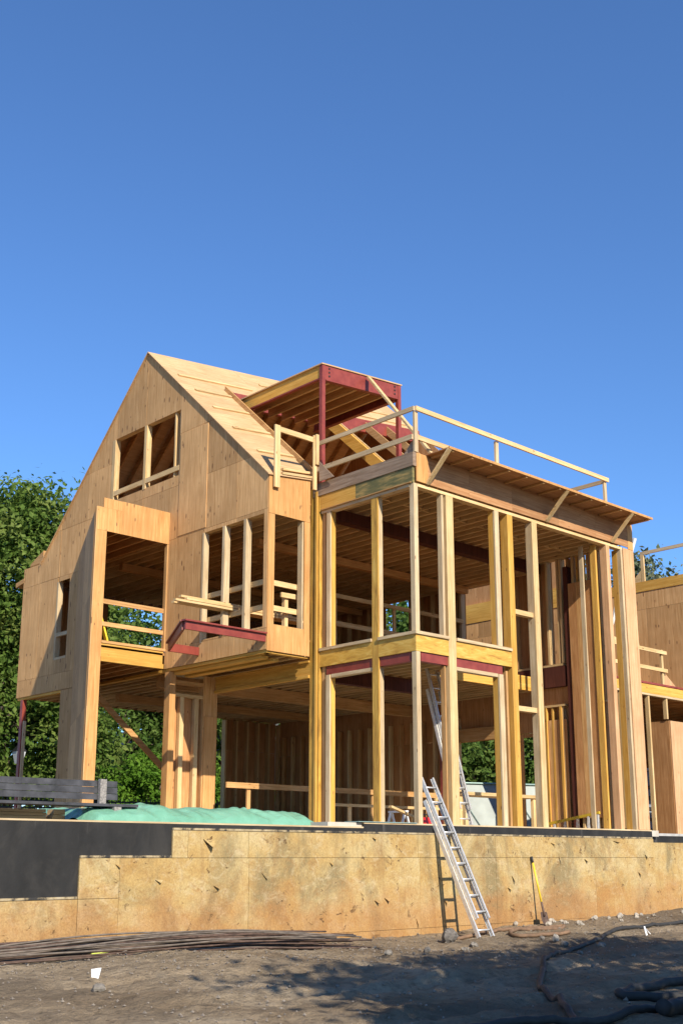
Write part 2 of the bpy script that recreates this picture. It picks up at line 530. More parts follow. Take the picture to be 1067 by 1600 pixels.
gy = axis_pts([(-900, -40, 8), (-40, -16, 16), (-16, -0.1, 210), (-0.1, 0.12, 3), (0.12, 0.24, 2), (0.24, 30, 12), (30, 900, 8)])
GX, GY = np.meshgrid(gx, gy, indexing='ij')
GZ = gz(GX, GY)
nx, ny = GX.shape
gv = np.stack([GX, GY, GZ], -1).reshape(-1, 3)
ii, jj = np.meshgrid(np.arange(nx - 1), np.arange(ny - 1), indexing='ij')
a = (ii * ny + jj).ravel()
gf = np.stack([a, a + ny, a + ny + 1, a + 1], -1)
me = bpy.data.meshes.new('ground')
me.vertices.add(len(gv)); me.vertices.foreach_set('co', gv.ravel())
me.loops.add(gf.size); me.loops.foreach_set('vertex_index', gf.ravel().astype(np.int32))
me.polygons.add(len(gf)); me.polygons.foreach_set('loop_start', np.arange(0, gf.size, 4, dtype=np.int32))
me.polygons.foreach_set('use_smooth', np.ones(len(gf), bool))
me.update(); me.validate()
ground = _link('ground', me, (0, 0, 0), 'soil', None)
tag(ground, 'bare grey brown soil in front of the foundation wall', None, None, 'structure')

slab = box('floor_slab', -2.2, 7.9, 0.02, 12.9, 1.985, 2.115, 'slabc')
tag(slab, 'concrete floor slab under the framed house', None, None, 'structure')

# ------------------------------------------------------------------ foundation wall
V, Fc = merge([(bxv(-15, -1.412, -0.03, 0.28, -0.4, 2.02), BF), (bxv(-1.41, 7.55, -0.03, 0.28, -0.4, 2.095), BF)])
FW = mk('foundation_wall', V, Fc, 'black')
tag(FW, 'long foundation wall, black coated above with stained ochre boards below', 'wall')
box('coping', -1.405, 7.53, -0.036, 0.015, 2.097, 2.122, 'oldX', FW)
box('coping', -15, -1.42, -0.036, 0.02, 2.022, 2.046, 'oldX', FW)
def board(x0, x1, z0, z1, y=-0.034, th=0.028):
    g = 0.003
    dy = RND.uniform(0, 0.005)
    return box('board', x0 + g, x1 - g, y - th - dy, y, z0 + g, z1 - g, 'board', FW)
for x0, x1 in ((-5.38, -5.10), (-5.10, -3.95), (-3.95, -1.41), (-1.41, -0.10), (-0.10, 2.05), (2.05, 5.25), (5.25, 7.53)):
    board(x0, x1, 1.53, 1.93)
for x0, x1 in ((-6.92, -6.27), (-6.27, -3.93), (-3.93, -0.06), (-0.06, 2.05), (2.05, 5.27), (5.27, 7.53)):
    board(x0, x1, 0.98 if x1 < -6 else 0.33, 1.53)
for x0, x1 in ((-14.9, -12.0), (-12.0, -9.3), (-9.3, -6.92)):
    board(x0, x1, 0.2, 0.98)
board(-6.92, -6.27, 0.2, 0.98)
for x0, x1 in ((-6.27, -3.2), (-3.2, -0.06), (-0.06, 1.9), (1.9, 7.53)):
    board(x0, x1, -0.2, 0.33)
def m_rag():
    t = NT('ragged_white_residue')
    n = t.noise(t.pos((3, 3, 3)), 2.0, 5, 0.7)
    c = t.ramp(n, [(0.38, (0.03, 0.028, 0.025)), (0.46, (0.20, 0.155, 0.09)), (0.56, (0.36, 0.28, 0.16)), (0.7, (0.40, 0.33, 0.22))])
    t.bump(n, 0.8, 0.02)
    return t.done(c, 0.85)
M['rag'] = m_rag()
for x0, x1, z in ((-5.37, -1.4, 1.935), (-1.39, 7.5, 1.932), (-6.91, -5.39, 1.535), (-14.9, -6.93, 0.985)):
    box('residue_strip', x0, x1, -0.066, -0.032, z, z + 0.03, 'rag', FW)
# torn flaps peeling off the boards
for (x, z, w, h, o) in ((-4.72, 1.74, 0.22, 0.14, 0.10), (-4.55, 1.1, 0.13, 0.05, 0.05), (-1.2, 1.85, 0.10, 0.04, 0.04), (-0.9, 0.83, 0.14, 0.07, 0.05),
                        (-1.15, 0.80, 0.12, 0.06, 0.06), (2.55, 1.12, 0.09, 0.14, 0.05), (2.42, 0.95, 0.10, 0.06, 0.05), (4.95, 1.47, 0.13, 0.07, 0.05),
                        (4.05, 1.47, 0.05, 0.16, 0.03), (6.9, 1.18, 0.10, 0.08, 0.05), (3.85, 1.8, 0.16, 0.04, 0.03), (6.1, 1.86, 0.3, 0.03, 0.03),
                        (-3.6, 1.25, 0.16, 0.10, 0.02), (-6.3, 1.42, 0.10, 0.05, 0.03), (-5.6, 1.20, 0.14, 0.05, 0.03), (-2.2, 1.43, 0.08, 0.05, 0.03),
                        (1.3, 1.0, 0.08, 0.10, 0.04), (0.6, 0.75, 0.08, 0.09, 0.04), (-0.15, 0.42, 0.06, 0.14, 0.03), (7.2, 1.55, 0.12, 0.10, 0.04)):
    y = -0.078
    mk('flap', [(x - w / 2, y, z + h / 2), (x + w / 2, y, z + h * 0.3), (x + w * 0.1, y - o, z - h / 2),
                (x - w / 2, y + 0.006, z + h / 2 - 0.004), (x + w / 2, y + 0.006, z + h * 0.3 - 0.004), (x + w * 0.1, y - o + 0.006, z - h / 2 - 0.006)],
       [(0, 1, 2), (5, 4, 3), (0, 3, 4, 1), (1, 4, 5, 2), (2, 5, 3, 0)], 'board', FW)
FW2 = box('foundation_wall', 7.56, 22, 0.12, 0.4, -0.4, 2.0, 'black')
tag(FW2, 'short set back foundation wall beside the plywood box at right', 'wall')
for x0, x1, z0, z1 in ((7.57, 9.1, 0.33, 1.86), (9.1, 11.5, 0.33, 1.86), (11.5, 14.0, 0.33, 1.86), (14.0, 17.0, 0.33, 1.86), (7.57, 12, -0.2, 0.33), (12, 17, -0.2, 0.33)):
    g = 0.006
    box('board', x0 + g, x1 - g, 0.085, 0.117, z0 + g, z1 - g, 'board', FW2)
box('coping', 7.57, 21.9, 0.10, 0.38, 2.003, 2.06, 'concrete', FW2)

# ------------------------------------------------------------------ house
HOUSE = empty('house', (2.0, 4.0, 2.115))
tag(HOUSE, 'large unfinished timber house with plywood gable, open corner tower and red steel', 'house')
F0 = 2.117
XG = -1.30
SR, SL, KX = 0.91, 0.95, 0.11
def zr(x, y): return 9.16 + SR * (y - 2.78) + KX * (x + 1.3)
def zl(x, y): return 13.30 + KX * (x + 1.3) - SL * (y - 7.33)

def subtract(rects, hole):
    a0, a1, b0, b1 = hole
    out = []
    for (x0, x1, y0, y1) in rects:
        if x1 <= a0 or x0 >= a1 or y1 <= b0 or y0 >= b1:
            out.append((x0, x1, y0, y1)); continue
        if x0 < a0: out.append((x0, a0, y0, y1))
        if x1 > a1: out.append((a1, x1, y0, y1))
        m0, m1 = max(x0, a0), min(x1, a1)
        if y0 < b0: out.append((m0, m1, y0, b0))
        if y1 > b1: out.append((m0, m1, b1, y1))
    return out
def clip(poly, a, b, c):           # keep a*x+b*y<=c
    out = []
    for i in range(len(poly)):
        p, q = poly[i], poly[(i + 1) % len(poly)]
        dp = a * p[0] + b * p[1] - c; dq = a * q[0] + b * q[1] - c
        if dp <= 0: out.append(p)
        if (dp < 0 < dq) or (dq < 0 < dp):
            t = dp / (dp - dq)
            out.append((p[0] + t * (q[0] - p[0]), p[1] + t * (q[1] - p[1])))
    return out
def sheets(rects, holes, clips, to3, ext, mat, parent, name='plywood_sheet', gap=0.003):
    for h in holes:
        rects = subtract(rects, h)
    for (x0, x1, y0, y1) in rects:
        if x1 - x0 < 0.02 or y1 - y0 < 0.02: continue
        p = [(x0 + gap, y0 + gap), (x1 - gap, y0 + gap), (x1 - gap, y1 - gap), (x0 + gap, y1 - gap)]
        for (a, b, c) in clips:
            p = clip(p, a, b, c)
            if len(p) < 3: break
        if len(p) < 3: continue
        ar = abs(sum(p[i][0] * p[(i + 1) % len(p)][1] - p[(i + 1) % len(p)][0] * p[i][1] for i in range(len(p)))) / 2
        if ar < 0.004: continue
        j = RND.uniform(0, 0.004)
        prism(name, [to3(u, v, j) for u, v in p], ext, mat, parent)

def grid_rects(us, vs):
    return [(us[i], us[i + 1], vs[j], vs[j + 1]) for i in range(len(us) - 1) for j in range(len(vs) - 1)]

# --- gable wall -------------------------------------------------------------
GW = box('gable_wall', XG + 0.005, XG + 0.14, 2.80, 12.80, 5.44, 5.498, 'lvlY', HOUSE)
holes = [(5.92, 8.72, 9.86, 11.42), (2.90, 4.93, 5.97, 8.30), (10.45, 11.02, 6.34, 8.27), (6.24, 9.98, 5.50, 8.39)]
cl = [(-SR, 1, 9.16 - SR * 2.78 - 0.01), (SL, 1, 13.30 + SL * 7.33 - 0.01)]
us = [2.78, 3.80, 5.02, 5.92, 7.33, 8.55, 9.77, 10.99, 11.9]
g3 = lambda u, v, j: (XG - 0.020 - j, u, v)
sheets(grid_rects(us, [5.50, 5.93, 8.39, 9.62, 10.83, 13.4]), holes, cl, g3, (0.019, 0, 0), 'ply', GW)
sheets(grid_rects([11.9, 12.83], [5.50, 5.93, 8.39, 8.92]), holes, [], g3, (0.019, 0, 0), 'ply', GW)
# greyer replacement sheet left of the lower window
prism('plywood_sheet', [(XG - 0.034, y, z) for y, z in ((4.86, 8.42), (5.88, 8.42), (5.88, 10.80), (4.86, 10.80))], (0.012, 0, 0), 'ply', GW)
# framing behind
for y in (2.83, 5.0, 5.85, 6.18, 9.55, 10.35, 11.1, 12.78):
    zt = min(zr(XG, y), zl(XG, y)) - 0.15
    if 6.2 < y < 9.5: zt = 8.5
    box('stud', XG + 0.002, XG + 0.14, y - 0.045, y + 0.0, 5.5, min(zt, 8.9 if y > 11.9 else zt), 'lumZ', GW)
for y in (4.20, 3.49):
    box('mullion', XG - 0.045, XG + 0.10, y - 0.045, y + 0.035, 5.97, 8.30, 'oldZ', GW)
box('jamb', XG - 0.035, XG + 0.10, 4.895, 4.95, 5.90, 8.30, 'oldZ', GW)
box('mullion', XG - 0.03, XG + 0.11, 7.27, 7.37, 9.84, 11.42, 'lumZ', GW)
box('jamb', XG - 0.03, XG + 0.11, 8.62, 8.735, 9.83, 11.42, 'lumZ', GW)
box('jamb', XG + 0.0, XG + 0.11, 5.93, 5.97, 9.86, 11.42, 'lumZ', GW)
box('window_rail', XG - 0.026, XG + 0.02, 5.93, 8.70, 9.98, 10.10, 'lumY', GW)
box('header', XG + 0.0, XG + 0.12, 5.9, 8.75, 11.422, 11.62, 'lumY', GW)
box('jamb', XG - 0.025, XG + 0.11, 10.985, 11.055, 6.28, 8.27, 'oldZ', GW)
box('jamb', XG - 0.0, XG + 0.11, 10.455, 10.49, 6.34, 8.27, 'oldZ', GW)
box('window_rail', XG - 0.024, XG + 0.05, 10.46, 11.0, 6.86, 6.95, 'oldY', GW)
box('sill', XG - 0.024, XG + 0.11, 10.46, 11.0, 6.28, 6.335, 'oldY', GW)
box('header', XG + 0.0, XG + 0.12, 2.85, 5.0, 8.302, 8.5, 'lumY', GW)
box('sill', XG + 0.0, XG + 0.12, 2.85, 4.95, 5.90, 5.968, 'lumY', GW)
# guard boards inside the lower window
box('guard_board', XG + 0.13, XG + 0.17, 2.9, 5.3, 6.88, 6.99, 'lumY', GW)
box('guard_board', XG + 0.13, XG + 0.17, 2.9, 5.3, 6.36, 6.47, 'lumY', GW)
# red roof edge poking out at the far eave
prism('eave_block', [(XG + 0.02, 11.95, 8.95), (XG + 0.02, 12.6, 8.95), (XG + 0.02, 12.6, 9.02), (XG + 0.02, 11.95, 9.28)], (0.5, 0, 0), 'redY', GW)
beam('eave_block', (XG + 0.10, 12.80, 8.62), (XG + 0.10, 13.25, 8.55), 0.25, 0.12, 'redY', GW)

# --- narrow side wall beside the gable ---------------------------------------
SW = box('side_wall', -1.29, -0.21, 2.80, 2.93, 5.44, 5.47, 'lvlX', HOUSE)
s3 = lambda u, v, j: (u, 2.779 - 0.019 - j, v)
sheets(grid_rects([-1.318, -0.20], [5.475, 8.29, 9.6]), [(-1.15, -0.36, 6.02, 8.28)], [(-KX, 1, 9.13 + KX * 1.3)], s3, (0, 0.018, 0), 'plyo', SW)
box('stud', -1.29, -1.15, 2.782, 2.92, 5.5, 9.0, 'redZ', SW)
box('jamb', -0.40, -0.362, 2.782, 2.92, 6.0, 8.3, 'oldZ', SW)
box('guard_board', -1.2, -0.3, 2.94, 2.98, 6.86, 6.97, 'lumX', SW)
box('guard_board', -1.2, -0.3, 2.94, 2.98, 6.34, 6.45, 'lumX', SW)
box('guard_post', -0.62, -0.53, 3.05, 3.14, 5.9, 6.75, 'lumZ', SW)
beam('guard_board', (-0.75, 3.02, 6.72), (0.3, 3.02, 6.74), 0.04, 0.10, 'lumX', SW)

# --- triangular bay ----------------------------------------------------------
BY, BX = 6.22, -3.17
BAY = prism('bay_floor', [(BX + 0.05, BY + 0.03, 5.80), (XG, BY + 0.03, 5.80), (XG, 9.90, 5.80)], (0, 0, 0.08), 'plyi', HOUSE)
box('corner_post', BX, BX + 0.25, BY, BY + 0.10, F0, 8.81, 'plyo', BAY)
box('lintel_panel', BX + 0.002, -2.55, BY - 0.004, BY + 0.03, 8.303, 8.812, 'plyo', BAY)
box('lintel_panel', -3.02, -2.55, BY - 0.004, BY + 0.028, 8.814, 9.03, 'plyo', BAY)
box('lintel_panel', -2.547, XG - 0.022, BY - 0.006, BY + 0.03, 8.303, 9.035, 'plyo', BAY)
box('jamb', XG - 0.06, XG - 0.022, BY + 0.002, BY + 0.10, 5.9, 8.30, 'redZ', BAY)
box('guard_board', -2.92, XG - 0.02, BY + 0.05, BY + 0.09, 6.74, 6.84, 'redX', BAY)
box('guard_board', -2.92, XG - 0.02, BY + 0.05, BY + 0.09, 6.26, 6.35, 'redX', BAY)
box('deck_edge', -2.93, XG - 0.02, BY - 0.02, BY + 0.12, 5.885, 5.94, 'redX', BAY)
V, Fc = merge([(bxv(-2.92, -1.36, BY + 0.03, BY + 0.05, 5.52, 5.87), BF), (bxv(-2.92, -1.36, BY - 0.02, BY + 0.07, 5.50, 5.60), BF), (bxv(-2.92, -1.36, BY + 0.0, BY + 0.07, 5.84, 5.884), BF)])
mk('edge_joist', V, Fc, 'lvlX', BAY)
beam('knee_brace', (-2.9, BY + 0.12, 6.45), (-2.72, BY + 0.12, 5.94), 0.04, 0.10, 'yellow', BAY, (0, 1, 0))
dv = Vector((XG - BX, 10.05 - BY, 0)).normalized()
nv = Vector((-dv.y, dv.x, 0))
def diag(t0, t1, z0, z1, name, mat, off=0.0, th=0.02):
    p = Vector((BX, BY, 0)) + nv * off
    a = p + dv * t0; b = p + dv * t1
    prism(name, [(a.x, a.y, z0), (b.x, b.y, z0), (b.x, b.y, z1), (a.x, a.y, z1)], tuple(nv * th), mat, BAY)
LD = (Vector((XG, 10.05, 0)) - Vector((BX, BY, 0))).length
for t0, t1 in ((0.0, 1.24), (1.243, 2.46), (2.463, LD)):
    for z0, z1 in ((F0, 4.55), (4.553, 6.99), (6.993, 8.81)):
        diag(t0, t1, z0, z1, 'plywood_sheet', 'ply')
for t0 in (0.5, 1.1, 1.7, 2.3, 2.9, 3.5):
    diag(t0, t0 + 0.045, F0, 8.75, 'stud', 'lumZ', -0.12, 0.10)
for k in range(5):
    x = -2.9 + k * 0.36
    yb = BY + (x - BX) / (XG - BX) * (10.05 - BY)
    box('joist', x, x + 0.045, BY + 0.1, yb - 0.12, 5.53, 5.79, 'redY', BAY)
    box('joist', x, x + 0.045, BY + 0.1, yb - 0.12, 8.36, 8.62, 'redY', BAY)
prism('bay_ceiling', [(BX + 0.1, BY + 0.04, 8.63), (XG - 0.03, BY + 0.04, 8.63), (XG - 0.03, 9.85, 8.63)], (0, 0, 0.02), 'plyi', BAY)
beam('long_brace', (-1.9, 7.9, 5.0), (0.1, 8.0, 3.42), 0.05, 0.13, 'redX', BAY)
PIER = box('pier_sheet', XG - 0.02, XG, 10.03, 10.60, F0, 5.49, 'ply', HOUSE)
box('stud', XG + 0.002, XG + 0.14, 10.55, 10.595, F0, 5.43, 'lumZ', PIER)
box('steel_post', XG, XG + 0.11, 12.50, 12.62, 1.99, 5.438, 'steel', HOUSE)
box('post_batten', XG + 0.03, XG + 0.10, 12.44, 12.495, 1.99, 4.9, 'oldZ', HOUSE)

# --- ground floor frame under the gable --------------------------------------
PF = box('porch_frame', -1.14, 0.0, 6.14, 6.28, 4.93, 5.0, 'lumX', HOUSE)
box('post', -1.30, -1.15, 6.02, 6.22, F0, 5.43, 'plyo', PF)
box('trim', -1.148, -1.12, 6.12, 6.20, F0, 4.99, 'lumZ', PF)
box('column', -0.33, 0.05, 6.12, 6.30, F0, 5.44, 'redZ', PF)
box('column_face', -0.30, 0.03, 6.095, 6.117, F0, 4.55, 'plyo', PF)
for x in (-0.86, -0.47):
    box('stud', x - 0.06, x + 0.05, 6.16, 6.26, F0, 4.928, 'lumZ', PF)
sheets(grid_rects([-1.14, -0.33], [F0, 4.93]), [], [], lambda u, v, j: (u, 6.285 + j, v), (0, 0.018, 0), 'plyi', PF)
box('header', -1.14, -0.33, 6.13, 6.27, 5.20, 5.28, 'redX', PF)
box('header', -1.14, -0.33, 6.13, 6.27, 5.38, 5.43, 'oldX', PF)
V, Fc = merge([(bxv(-0.02, 0.0, 2.95, 6.1, 5.14, 5.43), BF), (bxv(-0.06, 0.04, 2.95, 6.1, 5.08, 5.138), BF), (bxv(-0.06, 0.04, 2.95, 6.1, 5.40, 5.437), BF)])
mk('edge_beam', V, Fc, 'lvlY', PF)
for i, x in enumerate((-1.12, -0.85)):
    box('edge_plank', x - 0.09, x + 0.09, 3.05, 6.0, 5.37 - 0.03 * i, 5.43 - 0.03 * i, 'lvlY', PF)

# --- second floor deck and ceilings -------------------------------------------
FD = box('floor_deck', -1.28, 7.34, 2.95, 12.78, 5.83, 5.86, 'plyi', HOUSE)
x = -1.1
while x < 7.3:
    V, Fc = merge([(bxv(x + 0.013, x + 0.027, 2.96, 12.75, 5.53, 5.79), BF), (bxv(x, x + 0.045, 2.96, 12.75, 5.50, 5.535), BF), (bxv(x, x + 0.045, 2.96, 12.75, 5.79, 5.828), BF)])
    mk('joist', V, Fc, 'lumY', FD)
    x += 0.31
for yb in (5.6, 8.8):
    for k in range(26):
        if (k + int(yb)) % 3 != 0:
            xx = -1.1 + 0.31 * k
            box('blocking', xx + 0.05, xx + 0.305, yb + (k % 2) * 0.06, yb + 0.045 + (k % 2) * 0.06, 5.54, 5.78, 'lumX', FD)
box('flush_beam', -0.9, 7.3, 6.95, 7.12, 5.22, 5.498, 'redX', FD)
box('flush_beam', 0.1, 7.3, 10.2, 10.38, 5.30, 5.498, 'redX', FD)
box('rim_board', 2.95, 7.34, 2.88, 2.945, 5.50, 5.85, 'lvlX', FD)

AF = box('attic_floor', -1.28, 7.34, 2.95, 12.7, 8.76, 8.785, 'plyi', HOUSE)
x = -1.1
while x < 7.3:
    box('joist', x, x + 0.045, 2.96, 12.65, 8.47, 8.758, 'lumY', AF)
    x += 0.31
box('flush_beam', 0.2, 7.3, 4.9, 5.05, 8.30, 8.468, 'redX', AF)
box('flush_beam', -0.8, 7.3, 8.9, 9.05, 8.30, 8.468, 'redX', AF)
for k in range(26):
    if k % 3 != 1:
        xx = -1.1 + 0.31 * k
        box('blocking', xx + 0.05, xx + 0.305, 6.8 + (k % 2) * 0.06, 6.845 + (k % 2) * 0.06, 8.50, 8.75, 'lumX', AF)

# --- back wall and end wall ---------------------------------------------------
BWL = box('back_wall', -1.25, 7.34, 12.66, 12.78, 5.865, 5.91, 'lumX', HOUSE)
b3 = lambda u, v, j: (u, 12.785 + j, v)
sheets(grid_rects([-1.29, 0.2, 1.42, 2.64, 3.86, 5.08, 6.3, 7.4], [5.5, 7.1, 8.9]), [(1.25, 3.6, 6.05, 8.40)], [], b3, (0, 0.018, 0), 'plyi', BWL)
sheets(grid_rects([5.3, 6.3, 7.35], [F0, 4.6, 5.5]), [], [], b3, (0, 0.018, 0), 'plyi', BWL)
for k in range(21):
    xx = -1.2 + 0.41 * k
    if not 1.2 < xx < 3.6:
        box('stud', xx, xx + 0.045, 12.66, 12.78, 5.91, 8.45, 'redZ', BWL)
for k in range(6):
    xx = 5.3 + 0.41 * k
    box('stud', xx, xx + 0.055, 12.62, 12.78, F0, 5.46, 'lumZ', BWL)
box('steel_post', 7.75, 7.9, 12.0, 12.14, F0, 5.5, 'steel', BWL)
# inner partition
PT = box('partition', 1.9, 3.0, 9.95, 10.09, F0, F0 + 0.05, 'lumX', HOUSE)
sheets(grid_rects([1.9, 3.0], [F0, 5.46]), [], [], lambda u, v, j: (u, 10.10 + j, v), (0, 0.018, 0), 'plyi', PT)
for xx in (1.95, 2.45, 2.90):
    box('stud', xx, xx + 0.06, 9.95, 10.09, F0 + 0.05, 5.46, 'redZ', PT)

EX = 7.45
EW = box('end_wall', EX - 0.14, EX, 0.20, 12.6, F0, F0 + 0.05, 'lumY', HOUSE)
eh = [(7.15, 8.12, 7.15, 8.70), (4.10, 5.15, 6.6, 8.46), (1.98, 2.32, 6.10, 8.68), (1.76, 1.92, 7.95, 8.68), (0.85, 1.62, 8.02, 8.68),
      (4.15, 5.42, F0, 4.42), (2.95, 3.38, F0, 4.40)]
e3 = lambda u, v, j: (EX + 0.005 + j, u, v)
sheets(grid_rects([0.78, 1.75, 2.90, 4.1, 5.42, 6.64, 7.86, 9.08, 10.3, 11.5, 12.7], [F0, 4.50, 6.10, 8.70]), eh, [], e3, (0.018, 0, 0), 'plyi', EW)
def stud_e(y, z0, z1, m='redZ', w=0.05, dx=0.0):
    box('stud', EX - 0.14 - dx, EX - 0.002, y, y + w, z0, z1, m, EW)
y = 0.84
k = 0
while y < 12.5:
    inh = [h for h in eh if h[0] - 0.03 < y < h[1] - 0.02]
    segs = [(F0 + 0.05, 5.05), (6.10, 8.68)] if y > 1.95 else [(F0 + 0.05, 8.68)]
    for z0, z1 in segs:
        ok = True
        for h in inh:
            if z0 < h[3] - 0.3 and z1 > h[2] + 0.3 and y > 2.9:
                ok = False
        if ok:
            stud_e(y, z0, z1, ['redZ', 'lumZ', 'lvlZ'][k % 3] if y < 3.2 else ('lumZ' if k % 2 else 'redZ'))
    y += 0.30 if y < 2.9 else 0.41
    k += 1
for yy in (2.34, 1.93):
    stud_e(yy, 6.10, 8.68, 'lumZ', 0.06, 0.02)
box('plate', EX - 0.16, EX - 0.0, 0.80, 1.70, 5.05, 5.10, 'lumY', EW)
for yy, mm_ in ((1.02, 'redZ'), (1.30, 'lvlZ'), (1.55, 'lumZ')):
    stud_e(yy, F0 + 0.05, 5.045, mm_, 0.06, 0.03)
    stud_e(yy, 5.105, 8.68, mm_, 0.06, 0.03)
for yy, mm_ in ((2.08, 'lvlZ'), (2.52, 'lvlZ'), (2.80, 'redZ')):
    stud_e(yy, F0 + 0.05, 5.055, mm_, 0.06, 0.03)
box('plate', EX - 0.16, EX - 0.0, 1.95, 3.4, 5.06, 5.11, 'lumY', EW)
box('plate', EX - 0.16, EX - 0.0, 1.95, 3.6, 6.04, 6.09, 'lumY', EW)
box('plate', EX - 0.15, EX - 0.0, 0.80, 12.6, 8.69, 8.75, 'lumY', EW)
for y0_, y1_, m_ in ((0.86, 1.00, 'redZ'), (1.005, 1.24, 'plyi'), (1.245, 1.46, 'redZ'), (1.465, 1.69, 'plyi')):
    box('cladding_board', EX - 0.225, EX - 0.205, y0_, y1_, F0 + 0.3, 8.0, m_, EW)
for y0_, y1_, m_ in ((1.96, 2.30, 'plyi'), (2.305, 2.62, 'redZ'), (2.625, 2.92, 'plyi')):
    box('cladding_board', EX - 0.135, EX - 0.12, y0_, y1_, F0 + 0.06, 4.75, m_, EW)
box('steel_beam', EX - 0.18, EX - 0.02, 1.90, 9.5, 5.54, 6.03, 'steeld', EW)
box('steel_column', EX - 0.20, EX - 0.02, 1.72, 1.84, F0, 8.45, 'steeld', EW)
box('plate', EX - 0.14, EX - 0.01, 4.1, 5.2, 8.47, 8.55, 'lumY', EW)
box('jamb', EX - 0.15, EX - 0.0, 5.16, 5.24, 6.5, 8.5, 'oldZ', EW)
box('jamb', EX - 0.15, EX - 0.0, 5.43, 5.52, F0, 4.45, 'redZ', EW)
box('header', EX - 0.16, EX + 0.02, 4.1, 5.5, 4.43, 4.75, 'redY', EW)
box('steel_column', 6.9, 7.06, 5.5, 5.66, F0, 5.2, 'steel', EW)
# nogging across the tall opening
box('nogging', 3.0, 3.66, 0.05, 0.19, 6.42, 6.52, 'lumX', HOUSE)
box('nogging', 3.0, 3.66, 0.05, 0.19, 4.42, 4.52, 'lumX', HOUSE)

# --- corner tower ---------------------------------------------------------------
TW = box('tower_deck', 0.12, 2.85, 0.12, 2.90, 5.56, 5.59, 'plyi', HOUSE)
for k in range(9):
    xx = 0.25 + 0.3 * k
    box('joist', xx, xx + 0.045, 0.13, 2.88, 5.30, 5.558, 'lumY', TW)
def rim(x0, x1, y0, y1, z0, z1, mat='rim'):
    box('rim_board', x0, x1, y0, y1, z0, z1, mat, TW)
rim(0.0, 0.045, 0.047, 0.985, 5.276, 5.594)
rim(0.0, 0.045, 1.165, 2.665, 5.276, 5.594)
rim(0.0, 0.915, 0.0, 0.045, 5.276, 5.594)
rim(1.135, 2.825, 0.0, 0.045, 5.276, 5.594)
box('sill', -0.035, 0.15, 1.165, 2.66, 5.596, 5.655, 'oldY', TW)
box('sill', -0.035, 0.15, -0.035, 0.985, 5.596, 5.655, 'oldY', TW)
box('sill', 0.152, 0.915, -0.035, 0.15, 5.596, 5.655, 'oldX', TW)
box('sill', 1.135, 2.82, -0.035, 0.15, 5.596, 5.655, 'oldX', TW)
box('steel_beam', 0.03, 0.16, 0.16, 0.985, 5.10, 5.270, 'steel', TW)
box('steel_beam', 0.03, 0.16, 1.17, 2.50, 5.10, 5.270, 'steel', TW)
box('steel_beam', 0.16, 0.915, 0.03, 0.16, 5.10, 5.270, 'steel', TW)
box('steel_beam', 1.14, 2.55, 0.03, 0.16, 5.10, 5.270, 'steel', TW)
box('steel_beam', 0.2, 2.8, 2.62, 2.78, 5.0, 5.29, 'steeld', TW)
box('head_plate', 0.02, 0.16, 1.17, 2.345, 5.03, 5.098, 'oldY', TW)
box('head_plate', 1.14, 2.4, 0.02, 0.16, 5.03, 5.098, 'oldX', TW)
ZT = 8.50
def post(x0, x1, y0, y1, z0, z1, mat):
    box('post', x0, x1, y0, y1, z0, z1, mat, TW)
post(0.005, 0.115, 0.005, 0.115, F0, 5.272, 'oldZ')
post(0.005, 0.115, 0.005, 0.115, 5.658, ZT + 0.06, 'oldZ')
post(0.0, 0.035, 0.99, 1.16, F0, ZT, 'rimZ')
post(0.036, 0.15, 1.0, 1.155, F0, 5.09, 'oldZ')
post(0.036, 0.15, 1.0, 1.155, 5.66, ZT, 'oldZ')
post(0.0, 0.035, 2.37, 2.48, F0, 5.09, 'oldZ')
post(0.036, 0.14, 2.36, 2.47, F0, 5.09, 'lvlZ')
post(0.0, 0.035, 2.36, 2.47, 5.66, ZT, 'oldZ')
post(0.036, 0.14, 2.35, 2.46, 5.66, ZT, 'lvlZ')
post(0.05, 0.20, 2.55, 2.645, F0, 8.50, 'redZ')
post(-0.02, 0.17, 2.67, 2.95, F0, 9.16, 'rimZ')
post(-0.045, -0.022, 2.72, 2.78, F0, 9.0, 'lvlZ')
post(0.92, 1.13, 0.0, 0.15, F0, ZT, 'lumZ')
post(0.84, 0.875, 0.06, 0.16, F0, 5.09, 'redZ')
post(0.80, 0.86, 0.02, 0.13, 5.66, ZT, 'oldZ')
for za, zb in ((F0, 5.09), (5.66, ZT)):
    post(2.41, 2.55, 0.0, 0.04, za, zb, 'oldZ')
    post(2.412, 2.548, 0.041, 0.17, za, zb, 'lvlZ')
post(2.83, 3.0, 0.0, 0.19, F0, ZT, 'lvlZ')
post(2.74, 2.80, 0.10, 0.20, F0, 5.2, 'redZ')
post(3.66, 3.83, 0.0, 0.035, F0, ZT, 'lumZ')
post(3.662, 3.828, 0.036, 0.18, F0, ZT, 'oldZ')
post(6.40, 6.54, 0.0, 0.17, F0, ZT, 'plyp')
post(6.22, 6.28, 0.18, 0.32, F0, ZT, 'lvlZ')
post(6.06, 6.10, 0.42, 0.52, F0, ZT, 'oldZ')
post(6.99, 7.06, 0.0, 0.10, F0, ZT, 'oldZ')
post(6.985, 7.06, 0.101, 0.24, F0, ZT, 'lvlZ')
post(7.07, 7.50, -0.022, 0.0, F0 + 0.01, 8.55, 'plyp')
post(7.07, 7.44, 0.002, 0.20, F0, ZT, 'redZ')
